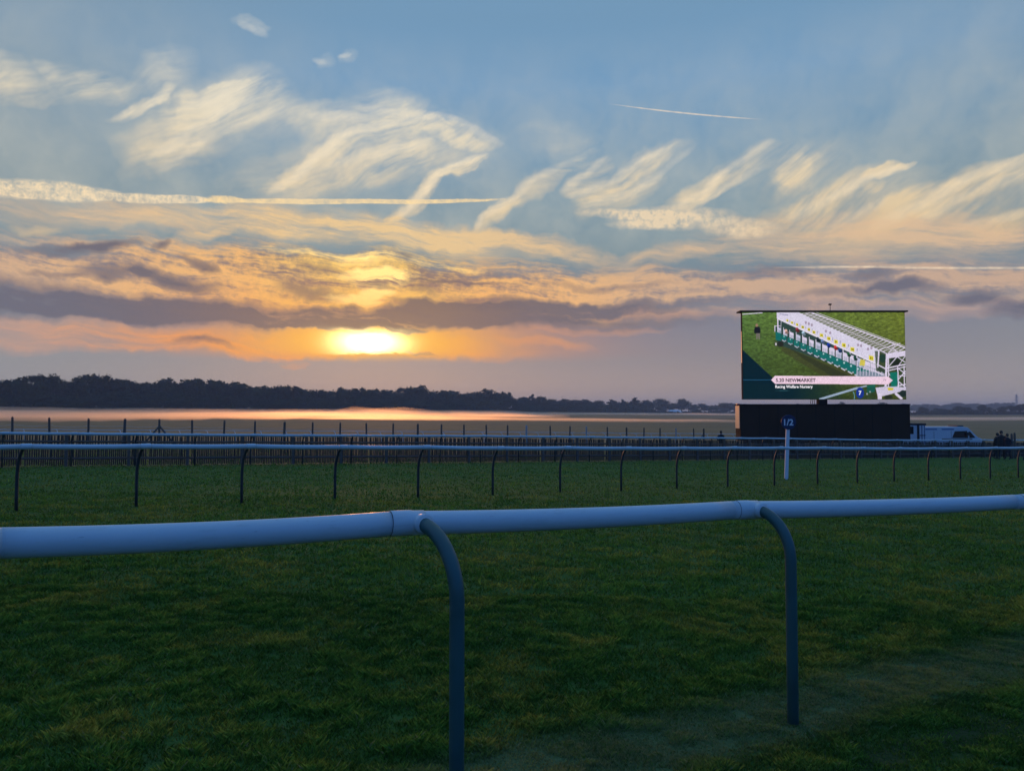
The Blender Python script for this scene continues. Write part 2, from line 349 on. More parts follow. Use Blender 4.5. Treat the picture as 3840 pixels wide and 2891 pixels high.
    # the physical low-sun sky adds its slow gradient all round
    sky = t.nodes.new('ShaderNodeTexSky'); sky.sky_type = 'NISHITA'; sky.sun_disc = False
    sky.sun_elevation = SUN_EL; sky.sun_rotation = SUN_AZ; sky.air_density = 1.0; sky.dust_density = 1.5
    bg2 = t.nodes.new('ShaderNodeBackground'); t.links.new(sky.outputs[0], bg2.inputs[0]); bg2.inputs[1].default_value = 0.002
    ad = t.nodes.new('ShaderNodeAddShader'); t.links.new(body, ad.inputs[0]); t.links.new(bg2.outputs[0], ad.inputs[1])
    out = t.nodes.new('ShaderNodeOutputWorld'); t.links.new(ad.outputs[0], out.inputs[0])
    world.cycles.sampling_method = 'NONE'
build_sky()

# ------------------------------------------------------------------ sun lamp, low and veiled by cloud
sun_d = bpy.data.lights.new('sun', 'SUN'); sun_d.energy = 0.9; sun_d.angle = R(3.0); sun_d.color = (1.0, 0.36, 0.10)
sun = bpy.data.objects.new('sun', sun_d); COL.objects.link(sun)
sdir = ray(*SUN_PX).normalized()
sun.rotation_euler = (-sdir).to_track_quat('-Z', 'Y').to_euler()

# ------------------------------------------------------------------ helpers
def new_mat(name):
    m = bpy.data.materials.new(name); m.use_nodes = True
    t = m.node_tree; b = t.nodes['Principled BSDF']
    return m, t, b
def plain(name, col, rough=0.6, metal=0.0, var=0.25, scale=6.0, bump=0.0, spec=0.5):
    """a material with a slow blotchy variation and, if asked, fine relief"""
    m, t, b = new_mat(name)
    tc = t.nodes.new('ShaderNodeTexCoord'); o = V(t, tc.outputs['Object'])
    n = noise(t, o, scale, 5, 0.6)
    c = mixc(t, n, tuple(x * (1 - var) for x in col) + (1,), tuple(min(1, x * (1 + var)) for x in col) + (1,))
    t.links.new(c.s, b.inputs['Base Color'])
    b.inputs['Roughness'].default_value = rough; b.inputs['Metallic'].default_value = metal
    b.inputs['Specular IOR Level'].default_value = spec
    rr = step(t, noise(t, o, scale * 4, 3), 0.3, 0.7, False, max(0.05, rough - 0.12), min(1, rough + 0.12)); t.links.new(rr.s, b.inputs['Roughness'])
    if bump:
        bn = t.nodes.new('ShaderNodeBump'); bn.inputs['Strength'].default_value = bump; bn.inputs['Distance'].default_value = 0.01
        h = noise(t, o, scale * 8, 5); t.links.new(h.s, bn.inputs['Height']); t.links.new(bn.outputs[0], b.inputs['Normal'])
    return m
def emissive(name, col, k=1.0):
    m = bpy.data.materials.new(name); m.use_nodes = True; t = m.node_tree; t.nodes.clear()
    e = t.nodes.new('ShaderNodeEmission'); e.inputs[0].default_value = col; e.inputs[1].default_value = k
    o = t.nodes.new('ShaderNodeOutputMaterial'); t.links.new(e.outputs[0], o.inputs[0])
    return m

def obj(name, me, mat=None, parent=None, label=None, cat=None, group=None, kind=None, smooth=False):
    if isinstance(me, bmesh.types.BMesh):
        bm = me; me = bpy.data.meshes.new(name); bm.normal_update(); bm.to_mesh(me); bm.free()
    o = bpy.data.objects.new(name, me); COL.objects.link(o)
    if mat is not None and me is not None and not me.materials: me.materials.append(mat)
    if smooth:
        me.shade_smooth()
    if parent is not None: o.parent = parent
    if label: o['label'] = label
    if cat: o['category'] = cat
    if group: o['group'] = group
    if kind: o['kind'] = kind
    return o
def thing(name, label, cat, loc=(0, 0, 0), rz=0.0, group=None):
    o = obj(name, None, label=label, cat=cat, group=group)
    o.location = loc; o.rotation_euler = (0, 0, rz)
    bpy_empty.append(o); o.empty_display_size = 0.3
    return o
bpy_empty = []

def box(bm, x0, y0, z0, x1, y1, z1, bev=0.0):
    m = Matrix.Translation(((x0 + x1) / 2, (y0 + y1) / 2, (z0 + z1) / 2)) @ Matrix.Diagonal((abs(x1 - x0), abs(y1 - y0), abs(z1 - z0), 1))
    r = bmesh.ops.create_cube(bm, size=1.0, matrix=m)
    if bev:
        es = list({e for v in r['verts'] for e in v.link_edges})
        bmesh.ops.bevel(bm, geom=es, offset=bev, segments=2, affect='EDGES', profile=0.7)
    return bm
def boxm(*a, bev=0.0):
    return box(bmesh.new(), *a, bev=bev)
def tube(pts, rx, ry=None, seg=14, cap=True, bm=None, up=Vector((0, 0, 1))):
    """a tube swept along points; rx across, ry along the frame's up; radii may be lists"""
    bm = bm or bmesh.new(); pts = [Vector(p) for p in pts]; n = len(pts)
    RX = rx if isinstance(rx, (list, tuple)) else [rx] * n
    RY = RX if ry is None else (ry if isinstance(ry, (list, tuple)) else [ry] * n)
    rings = []; side_prev = None
    for i, p in enumerate(pts):
        d = (pts[min(i + 1, n - 1)] - pts[max(i - 1, 0)]).normalized()
        side = d.cross(up)
        if side.length < 0.15: side = side_prev or d.cross(Vector((0, 1, 0)))
        side.normalize()
        if side_prev is not None and side.dot(side_prev) < 0: side = -side
        side_prev = side; u = side.cross(d).normalized()
        rings.append([bm.verts.new(p + side * (RX[i] * math.cos(2 * math.pi * k / seg)) + u * (RY[i] * math.sin(2 * math.pi * k / seg))) for k in range(seg)])
    for a, b in zip(rings[:-1], rings[1:]):
        for k in range(seg): bm.faces.new((a[k], a[(k + 1) % seg], b[(k + 1) % seg], b[k]))
    if cap:
        bm.faces.new(list(reversed(rings[0]))); bm.faces.new(rings[-1])
    return bm
def lathe(profile, seg=20, bm=None, mtx=None):
    """profile of (radius, z) turned about Z"""
    bm = bm or bmesh.new(); rings = []
    for r, z in profile:
        rings.append([bm.verts.new(((mtx or Matrix()) @ Vector((r * math.cos(2 * math.pi * k / seg), r * math.sin(2 * math.pi * k / seg), z)))) for k in range(seg)])
    for a, b in zip(rings[:-1], rings[1:]):
        for k in range(seg): bm.faces.new((a[k], a[(k + 1) % seg], b[(k + 1) % seg], b[k]))
    bm.faces.new(list(reversed(rings[0]))); bm.faces.new(rings[-1])
    return bm
def lerp_table(tab, x):
    return float(np.interp(x, [a for a, _ in tab], [b for _, b in tab]))
def text_mesh(body, size, name, offset=0.0):
    cu = bpy.data.curves.new(name, 'FONT'); cu.body = body; cu.size = size; cu.align_x = 'LEFT'; cu.offset = offset; cu.resolution_u = 6
    o = bpy.data.objects.new(name, cu); COL.objects.link(o)
    dg = bpy.context.evaluated_depsgraph_get()
    me = bpy.data.meshes.new_from_object(o.evaluated_get(dg))
    bpy.data.objects.remove(o); bpy.data.curves.remove(cu)
    return me
def value_noise(x, y, seed=0):
    """smooth 2-D value noise on numpy arrays, 0..1"""
    xi = np.floor(x).astype(np.int64); yi = np.floor(y).astype(np.int64); fx = x - xi; fy = y - yi
    fx = fx * fx * (3 - 2 * fx); fy = fy * fy * (3 - 2 * fy)
    def h(a, b):
        n = (a * 374761393 + b * 668265263 + seed * 974634777) & 0x7fffffff
        n = ((n ^ (n >> 13)) * 1274126177) & 0x7fffffff
        return ((n ^ (n >> 16)) & 0xffff) / 65535.0
    return (h(xi, yi) * (1 - fx) + h(xi + 1, yi) * fx) * (1 - fy) + (h(xi, yi + 1) * (1 - fx) + h(xi + 1, yi + 1) * fx) * fy
def fbm(x, y, seed=0, oct=4):
    v = 0; a = 0.5; s = 0
    for k in range(oct): v = v + a * value_noise(x * 2 ** k, y * 2 ** k, seed + k); s += a; a *= 0.5
    return v / s

# ------------------------------------------------------------------ the lie of the land
RAILDIR = Vector((1, 0.54, 0)).normalized()          # the course rails all run this way
ACROSS = Vector((-RAILDIR.y, RAILDIR.x, 0))          # and this is across the course, away from the camera
WOOD_D = [(-1.4, 300), (-0.71, 385), (-0.2, 560), (0.0, 680), (0.3, 960), (0.45, 1000), (0.7, 760), (1.4, 760)]
WOOD_H = [(-1.4, -1.8), (-0.71, -0.6), (-0.2, -0.2), (0.0, 0.8), (0.3, 3.0), (0.7, 2.6), (1.4, 2.6)]
def ground_z(X, Y):
    """ground height, numpy"""
    X = np.asarray(X, float); Y = np.asarray(Y, float)
    u = np.clip(X / np.maximum(Y, 1.0), -1.4, 1.4)
    Yn = np.clip(Y, -60, 75); Xn = np.where(Y > 75, u * 75, np.clip(X, -105, 105))
    H = 1.76 + 0.0186 * Xn + 0.0167 * Yn
    D = np.interp(u, [a for a, _ in WOOD_D], [b for _, b in WOOD_D]); Hw = np.interp(u, [a for a, _ in WOOD_H], [b for _, b in WOOD_H])
    s = np.clip((Y - 75) / (D - 75), 0, 1); s = s ** 1.6
    H = H * (1 - s) + Hw * s
    z = EYE.z - H
    z = z + (fbm(X * 0.9, Y * 0.9, 3) - 0.5) * 0.05 * np.clip((70 - Y) / 30, 0, 1) + (fbm(X * 0.02, Y * 0.02, 9) - 0.5) * 0.5 * np.clip((Y - 60) / 200, 0, 1)
    return z
def gz(X, Y): return float(ground_z(X, Y))
def on_ground(u, d):
    """the ground point under photo column u at depth d"""
    X = (u - CX) / FPX * d; return Vector((X, d, gz(X, d)))

def ground_material():
    m, t, b = new_mat('turf')
    geo = t.nodes.new('ShaderNodeNewGeometry'); pos = V(t, geo.outputs['Position'])
    x, y, z = sep(t, pos)
    ac = x * ACROSS.x + y * ACROSS.y + (noise(t, pos, 1.4, 3) - 0.5) * 0.5             # distance across the course
    al = x * RAILDIR.x + y * RAILDIR.y
    n1 = noise(t, pos, 0.9, 5); n2 = noise(t, pos, 7.0, 4); n3 = noise(t, pos, 0.12, 3)
    streak = noise(t, comb(t, al * 0.25, ac * 2.2), 1.0, 4)
    turf = mixc(t, n1, (0.036, 0.100, 0.022, 1), (0.075, 0.165, 0.032, 1))
    turf = mixc(t, step(t, n2, 0.45, 0.75) * 0.6, turf, (0.100, 0.150, 0.036, 1))
    turf = mixc(t, step(t, streak, 0.50, 0.75) * 0.5, turf, (0.085, 0.100, 0.040, 1))
    # strimmed strip along the posts and the trodden line beside it
    worn = step(t, ac, 2.75, 3.05) * step(t, ac, 3.75, 3.40)
    turf = mixc(t, worn * 0.75, turf, mixc(t, n2, (0.080, 0.125, 0.052, 1), (0.135, 0.175, 0.080, 1)))
    rut = step(t, ac, 2.15, 2.45) * step(t, ac, 2.85, 2.55)
    turf = mixc(t, rut * 0.65, turf, (0.020, 0.026, 0.012, 1))
    line3 = step(t, ac, 29.2, 29.6) * step(t, ac, 31.2, 30.6)
    turf = mixc(t, line3 * 0.6, turf, (0.15, 0.14, 0.085, 1))
    rough = mixc(t, n1, (0.06, 0.07, 0.03, 1), (0.12, 0.11, 0.055, 1))
    field_ = mixc(t, noise(t, comb(t, al * 0.01, ac * 0.05), 1.0, 4), (0.200, 0.132, 0.060, 1), (0.33, 0.225, 0.105, 1))
    field_ = mixc(t, step(t, n3, 0.5, 0.7) * 0.5, field_, (0.14, 0.135, 0.060, 1))
    c = mixc(t, step(t, ac, 30.5, 33.0), turf, rough)
    c = mixc(t, step(t, ac, 44.0, 56.0), c, field_)
    t.links.new(c.s, b.inputs['Base Color'])
    b.inputs['Roughness'].default_value = 0.95; b.inputs['Specular IOR Level'].default_value = 0.1
    bn = t.nodes.new('ShaderNodeBump'); bn.inputs['Strength'].default_value = 0.9; bn.inputs['Distance'].default_value = 0.06
    h = n2 * 0.6 + noise(t, pos, 38.0, 3) * 0.4
    t.links.new(h.s, bn.inputs['Height']); t.links.new(bn.outputs[0], b.inputs['Normal'])
    return m
def build_ground():
    n = 300; s = np.linspace(-1, 1, n); a = np.sinh(7.2 * s) / math.sinh(7.2)
    X, Y = np.meshgrid(a * 3600, a * 3600 + 8.0)
    Z = ground_z(X, Y)
    co = np.stack([X, Y, Z], -1).reshape(-1, 3)
    i = np.arange(n * n).reshape(n, n)
    f = np.stack([i[:-1, :-1], i[:-1, 1:], i[1:, 1:], i[1:, :-1]], -1).reshape(-1, 4)
    me = bpy.data.meshes.new('ground'); me.from_pydata(co.tolist(), [], f.tolist()); me.shade_smooth()
    obj('ground', me, ground_material(), kind='structure', label='grass racecourse falling gently to a brown field', cat='ground')
build_ground()

def build_grass():
    """mown turf, blade by blade near the rail, coarser with distance"""
    def blades(N, y0, y1, w0, h0, seed, band=None):
        r = np.random.default_rng(seed)
        Y = y0 * (y1 / y0) ** r.random(N) if y0 > 5 else y0 + (y1 - y0) * r.random(N) ** 0.85
        U = (r.random(N) * 2 - 1) * 0.98
        X = U * (Y + 0.6)
        if band:
            a_ = r.normal(band[0], band[1], N); l_ = r.uniform(-1.5, 9.0, N)
            X = RAILDIR.x * l_ + ACROSS.x * a_; Y = RAILDIR.y * l_ + ACROSS.y * a_
        ac = X * ACROSS.x + Y * ACROSS.y
        tuft = fbm(X * 6.5, Y * 6.5, 21); pat = fbm(X * 0.8, Y * 0.8, 33); fine = value_noise(X * 14, Y * 14, 5)
        strip = np.exp(-((ac - 3.2 + 0.25 * (pat - .5)) / 0.34) ** 4); rut = np.exp(-((ac - 2.45 + 0.2 * (pat - .5)) / 0.26) ** 4)
        hole = np.clip((fbm(X * 5.0, Y * 8.0, 91) - 0.64) * 9, 0, 1)
        keep = (r.random(N) < 0.45 + 0.85 * tuft) & (r.random(N) > 0.8 * hole) & (r.random(N) < np.clip((58 - Y) / 24, 0, 1)) & (r.random(N) > 0.05 * strip) & (r.random(N) > 0.25 * rut)
        X, Y, tuft, pat, fine, strip, rut = [q[keep] for q in (X, Y, tuft, pat, fine, strip, rut)]; N = len(X)
        Z = ground_z(X, Y)
        h = h0 * (0.40 + 0.55 * r.random(N) + np.clip(tuft - 0.42, 0, 1) * 2.6) * (1 - 0.42 * strip) * (1 - 0.35 * rut)
        w = w0 * (0.7 + 0.6 * r.random(N)) * np.clip(Y / 4.0, 0.7, 8) ** 0.55
        an = r.random(N) * 2 * np.pi; la = r.random(N) * 2 * np.pi; le = h * (0.25 + 0.75 * r.random(N))
        sx, sy = np.cos(an) * w, np.sin(an) * w
        base = np.stack([X, Y, Z - 0.006], -1)
        v = np.empty((N, 4, 3))
        v[:, 0] = base + np.stack([sx, sy, 0 * X], -1); v[:, 1] = base - np.stack([sx, sy, 0 * X], -1)
        mid = base + np.stack([np.cos(la) * le * 0.35, np.sin(la) * le * 0.35, h * 0.62], -1)
        v[:, 2] = mid - np.stack([sx, sy, 0 * X], -1) * 0.7
        v[:, 3] = base + np.stack([np.cos(la) * le, np.sin(la) * le, h], -1)
        dk = np.array([0.048, 0.128, 0.022]); md = np.array([0.110, 0.225, 0.034]); ye = np.array([0.230, 0.265, 0.045]); st = np.array([0.225, 0.275, 0.130])
        k = np.clip(pat * 1.5 - 0.45 + (tuft - 0.5) * 1.6 + (r.random(N) - 0.5) * 0.8 + 0.2, 0, 1)[:, None]
        c = dk * (1 - k) + md * k
        yk = np.clip((fbm(X * 1.7, Y * 1.7, 77) - 0.50) * 4 + (r.random(N) - 0.5) * 0.5, 0, 0.85)[:, None]
        c = c * (1 - yk) + ye * yk
        c = c * (0.45 + 1.0 * r.random(N) ** 1.3 + 0.25 * (tuft > 0.55))[:, None]
        sk = np.clip(strip * 0.85 * r.random(N) ** 0.7 + (r.random(N) < 0.04) * 0.6, 0, 1)[:, None]
        c = c * (1 - sk) + st * sk
        return v, c
    parts = [blades(540000, 1.25, 7.5, 0.0030, 0.040, 1), blades(240000, 7.5, 17, 0.0042, 0.042, 2), blades(150000, 17, 58, 0.0060, 0.045, 3), blades(150000, 1.25, 7.5, 0.0028, 0.040, 5, (3.15, 0.30)), blades(50000, 1.25, 7.5, 0.0028, 0.036, 6, (2.45, 0.22))]
    v = np.concatenate([p[0] for p in parts]); c = np.concatenate([p[1] for p in parts]); N = len(v)
    me = bpy.data.meshes.new('grass')
    me.vertices.add(N * 4); me.vertices.foreach_set('co', v.reshape(-1))
    me.loops.add(N * 6); me.polygons.add(N * 2)
    b = np.arange(N)[:, None] * 4
    me.loops.foreach_set('vertex_index', (b + np.array([0, 1, 2, 0, 2, 3])).reshape(-1).astype(np.int32))
    me.polygons.foreach_set('loop_start', np.arange(0, N * 6, 3, dtype=np.int32))
    at = me.color_attributes.new('blade', 'FLOAT_COLOR', 'POINT')
    cc = np.ones((N, 4, 4), np.float32); cc[..., :3] = c[:, None, :]
    at.data.foreach_set('color', cc.reshape(-1))
    me.update(); me.validate()
    m = bpy.data.materials.new('grass_blade'); m.use_nodes = True; t = m.node_tree; t.nodes.clear()
    a = t.nodes.new('ShaderNodeAttribute'); a.attribute_name = 'blade'
    d = t.nodes.new('ShaderNodeBsdfDiffuse'); tr = t.nodes.new('ShaderNodeBsdfTranslucent')
    t.links.new(a.outputs['Color'], d.inputs[0]); t.links.new(a.outputs['Color'], tr.inputs[0])
    mx = t.nodes.new('ShaderNodeMixShader'); mx.inputs[0].default_value = 0.42
    t.links.new(d.outputs[0], mx.inputs[1]); t.links.new(tr.outputs[0], mx.inputs[2])
    o = t.nodes.new('ShaderNodeOutputMaterial'); t.links.new(mx.outputs[0], o.inputs[0])
    obj('grass', me, m, kind='stuff', label='dark green mown turf of the racing track', cat='grass')
build_grass()

# ------------------------------------------------------------------ running rails
def rail_material():
    m = plain('white_rail_plastic', (0.60, 0.65, 0.67), 0.40, var=0.06, scale=3.0, bump=0.02)
    t = m.node_tree; b = t.nodes['Principled BSDF']
    src = V(t, b.inputs['Base Color'].links[0].from_socket)
    tc = t.nodes.new('ShaderNodeTexCoord'); o = V(t, tc.outputs['Object'])
    g = step(t, noise(t, mapping(t, o, scale=(2.0, 2.0, 16.0)), 3.0, 5, 0.7), 0.52, 0.78) * 0.45
    sc = step(t, noise(t, mapping(t, o, scale=(9.0, 9.0, 70.0)), 2.0, 3, 0.6), 0.66, 0.74) * 0.5
    c = mixc(t, g, src, (0.36, 0.39, 0.37, 1)); c = mixc(t, sc, c, (0.30, 0.31, 0.32, 1))
    t.links.new(c.s, b.inputs['Base Color'])
    return m
M_RAIL = rail_material()
M_POST = plain('dark_green_post_plastic', (0.034, 0.098, 0.092), 0.45, var=0.25, scale=5.0)
M_POSTB = plain('backlit_post_plastic', (0.020, 0.028, 0.028), 0.5, var=0.3, scale=5.0)  # the post plastic again, its backlit darkness put into the colour

def post_path(B, J, r, n=12):
    pts = [B + Vector((0, 0, -0.25)), B + Vector((0, 0, (J.z - r - B.z) * 0.5)), Vector((B.x, B.y, J.z - r))]
    for k in range(1, n + 1):
        th = math.pi / 2 * k / n
        pts.append(Vector((B.x + (J.x - B.x) * (1 - math.cos(th)), B.y + (J.y - B.y) * (1 - math.cos(th)), J.z - r + r * math.sin(th))))
    return pts

def near_rail():
    t = thing('running_rail', 'thick white plastic running rail closest to the camera, on bent dark green posts', 'rail', on_ground(2290, 4.0))
    off = -t.location
    def sub(name, bm, mat, parent=None, smooth=True):
        o = obj(name, bm, mat, parent or t, smooth=smooth)
        if parent is None: o.matrix_parent_inverse = Matrix.Translation(off)
        else: o.matrix_parent_inverse = Matrix()
        return o
    # rail centre line: photo column, row of the rail's middle, depth
    line = [(-1400, 2132, 1.95), (0, 2036, 2.67), (1480, 1962, 3.43), (2740, 1913, 4.56), (3795, 1882, 5.72), (4700, 1862, 6.75)]
    pts = [P(*q) for q in line]
    hh, hw = 0.0575, 0.050
    for k in range(len(pts) - 1):
        a, b = pts[k], pts[k + 1]; d = b - a
        sag = 0.012
        path = [a + d * s - Vector((0, 0, sag * 4 * s * (1 - s))) for s in np.linspace(0.0, 1.0, 13)]
        if k == 0: path = path[6:]
        o = sub('rail_section', tube(path, hw, hh, seg=28), M_RAIL)
    # joint sleeves: a wider collar whose lip sits over the next pipe, with a socket for the post's arm
    posts = [((1562, 1951, 3.495), (1716, 3.21)), ((2818, 1907, 4.65), (2957, 4.40)), ((3868, 1880, 5.80), (3990, 5.55)), ((-330, 2052, 2.52), (-230, 2.26))]
    for (ju, jv, jd), (bu, bd) in posts:
        J = P(ju, jv, jd); 
        # nearest point of the centre line, and its direction
        best = None
        for k in range(len(pts) - 1):
            a, b = pts[k], pts[k + 1]; s = max(0, min(1, (J - a).dot(b - a) / (b - a).length_squared)); q = a + (b - a) * s
            if best is None or (q - J).length < best[0]: best = ((q - J).length, q, (b - a).normalized())
        _, q, d = best
        jc = q - d * 0.055
        prof = [(-0.085, 1.00), (-0.082, 1.045), (-0.030, 1.055), (0.012, 1.055), (0.030, 1.015), (0.085, 1.005)]
        path = [jc + d * s for s, _ in prof]; k_ = [f for _, f in prof]
        sl = sub('joint_sleeve', tube(path, [hw * f for f in k_], [hh * f for f in k_], seg=28), M_RAIL)
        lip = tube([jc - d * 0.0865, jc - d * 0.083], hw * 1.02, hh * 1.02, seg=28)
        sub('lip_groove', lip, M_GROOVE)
        B = on_ground(bu, bd)
        side = Vector((B.x - q.x, B.y - q.y, 0)).normalized()
        soc = tube([q + side * 0.02, q + side * (hw + 0.028)], 0.046, 0.046, seg=20)
        sub('arm_socket', soc, M_RAIL)
        Jn = q + side * 0.03
        p = post_path(B, Jn, min(0.30, (Vector((B.x, B.y, 0)) - Vector((q.x, q.y, 0))).length))
        sub('post', tube(p, 0.0335, seg=20, up=d), M_POST)
M_GROOVE = plain('dark_lip_ring', (0.05, 0.06, 0.07), 0.7)  # thin dark ring at each sleeve's lip
near_rail()

def far_rail(name, label, rail_pts, posts, rr, pr, bend, mat, pmat, every=1):
    """rail_pts: centre line points at the joints; posts: (base, rail point)"""
    t = thing(name, label, 'rail', posts[len(posts) // 2][0])
    off = -t.location
    for a, b in zip(rail_pts[:-1], rail_pts[1:]):
        path = [a + (b - a) * s - Vector((0, 0, 0.010 * 4 * s * (1 - s))) for s in np.linspace(0, 1, 5)]
        o = obj('rail_section', tube(path, rr * 0.9, rr, seg=14), mat, t, smooth=True); o.matrix_parent_inverse = Matrix.Translation(off)
    for B, J in posts:
        d = Vector((RAILDIR.x, RAILDIR.y, 0))
        o = obj('post', tube(post_path(B, J, bend, 8), pr, seg=10, up=d), pmat, t, smooth=True); o.matrix_parent_inverse = Matrix.Translation(off)
        sl = obj('joint_sleeve', tube([J - d * 0.09, J - d * 0.08, J + d * 0.08, J + d * 0.09], [rr * .95, rr * 1.06, rr * 1.06, rr * .95], [rr * 1.02, rr * 1.12, rr * 1.12, rr * 1.02], seg=14), mat, t, smooth=True)
        sl.matrix_parent_inverse = Matrix.Translation(off)
    return t

def line_posts(u0, a, du, dd, n0, n1, reach, vtab=None, height=None, jit=0.0):
    """posts evenly spaced on a straight line, given by the first one's column and depth and the steps found in the photograph"""
    posts, rails = [], []
    x0 = (u0 - CX) / FPX
    for i in range(n0, n1):
        X = a * (x0 + du * i); Y = a * (1 + dd * i)
        B = Vector((X, Y, gz(X, Y)))
        jx, jy = X + reach[0] + random.uniform(-jit, jit), Y + reach[1]
        if vtab:
            u = CX + jx / jy * FPX; z = P(u, lerp_table(vtab, u), jy).z
        else: z = gz(jx, jy) + height
        J = Vector((jx, jy, z + random.uniform(-0.008, 0.008)))
        posts.append((B, J)); rails.append(J.copy())
    return posts, rails
V2 = [(-900, 1683), (0, 1674), (1000, 1673), (1900, 1680), (2300, 1681), (2900, 1679), (3300, 1682), (3840, 1679), (4400, 1678)]
p2, r2 = line_posts(71, 13.4, 0.12904, 0.06897, -2, 21, (0.20, -0.06), V2)
far_rail('running_rail', 'white running rail crossing mid-picture on bare bent black posts', r2, p2, 0.050, 0.030, 0.60, M_RAIL, M_POSTB)
V3 = [(-700, 1619), (0, 1624), (1000, 1632), (1900, 1636), (2900, 1644), (3300, 1650), (3840, 1650), (4300, 1651)]
d3 = 29.0; s3 = 1.975 / math.hypot(1, 0.54) / d3
p3, r3 = line_posts(1136, d3, s3, s3 * 0.54, -9, 33, (0.16, -0.10), V3)
far_rail('running_rail', 'thin white running rail just above the wooden picket fence', r3, p3, 0.050, 0.028, 0.35, M_RAIL, M_POSTB)

# ------------------------------------------------------------------ picket fence under the far rail
M_WOOD = plain('weathered_timber', (0.13, 0.105, 0.085), 0.85, var=0.4, scale=9.0, bump=0.3)
M_PICK = plain('dark_picket_timber', (0.050, 0.041, 0.034), 0.85, var=0.45, scale=7.0, bump=0.3)
def picket_fence():
    d0 = 25.6; st = 1.95 / math.hypot(1, 0.54) / d0
    root = thing('picket_fence', 'dark weathered picket fence with square posts below the thin white rail', 'fence', on_ground(1447, 31))
    off = Matrix.Translation(-root.location)
    def part(name, me, mat, parent=None, kind=None):
        o = obj(name, me, mat, parent or root, kind=kind)
        if parent is None: o.matrix_parent_inverse = off
        return o
    x0 = (253 - CX) / FPX
    base = []
    for i in range(-4, 33):
        X = d0 * (x0 + st * i); Y = d0 * (1 + 0.54 * st * i); base.append(Vector((X, Y, gz(X, Y))))
    H = 1.10
    posts_me = None
    yaw = math.atan2(RAILDIR.y, RAILDIR.x)
    for i, b in enumerate(base):
        if posts_me is None:
            bm = bmesh.new(); box(bm, -0.055, -0.055, -0.3, 0.055, 0.055, H + 0.06, bev=0.008); me = bpy.data.meshes.new('post'); bm.to_mesh(me); bm.free(); posts_me = me
        o = part('post', posts_me, M_WOOD); o.location = b - ACROSS * 0.075; o.rotation_euler = (random.uniform(-.015, .015), random.uniform(-.015, .015), yaw)
    pick = bmesh.new()
    w, th = 0.0205, 0.008
    vs = [pick.verts.new(p) for p in ((-w, -th, 0.03), (w, -th, 0.03), (w, -th, H - 0.03), (0, -th, H), (-w, -th, H - 0.03), (-w, th, 0.03), (w, th, 0.03), (w, th, H - 0.03), (0, th, H), (-w, th, H - 0.03))]
    pick.faces.new(vs[:5]); pick.faces.new(list(reversed(vs[5:])))
    for k in range(5): pick.faces.new((vs[(k + 1) % 5], vs[k], vs[5 + k], vs[5 + (k + 1) % 5]))
    pme = bpy.data.meshes.new('picket'); pick.normal_update(); pick.to_mesh(pme); pick.free()
    n_made = 0; rest = bmesh.new()
    first = base[0]
    for i in range(len(base) - 1):
        a, b = base[i], base[i + 1]
        for zz, hh in ((0.27, 0.04), (0.86, 0.04)):
            pts = [a + Vector((0, 0, zz)), b + Vector((0, 0, zz))]
            bm = tube([p - ACROSS * 0.028 for p in pts], 0.018, hh, seg=4)
            part('fence_rail', bm, M_WOOD)
        n = 30
        for k in range(n):
            s = (k + 0.5) / n; p = a + (b - a) * s; p.z += random.uniform(-0.02, 0.015)
            if random.random() < 0.015: continue
            u = CX + p.x / p.y * FPX
            tilt = random.gauss(0, 0.018)
            if n_made < 298 and u > -20:
                o = obj('picket', pme, M_PICK, root); o.matrix_parent_inverse = off; o.location = p; o.rotation_euler = (0, tilt, yaw); n_made += 1
            else:
                mt = Matrix.Translation(p) @ Matrix.Rotation(yaw, 4, 'Z') @ Matrix.Rotation(tilt, 4, 'Y')
                nv = len(rest.verts); rest.from_mesh(pme); rest.verts.ensure_lookup_table()
                bmesh.ops.transform(rest, matrix=mt, verts=rest.verts[nv:])
    part('far_pickets', rest, M_PICK, kind='stuff')
picket_fence()

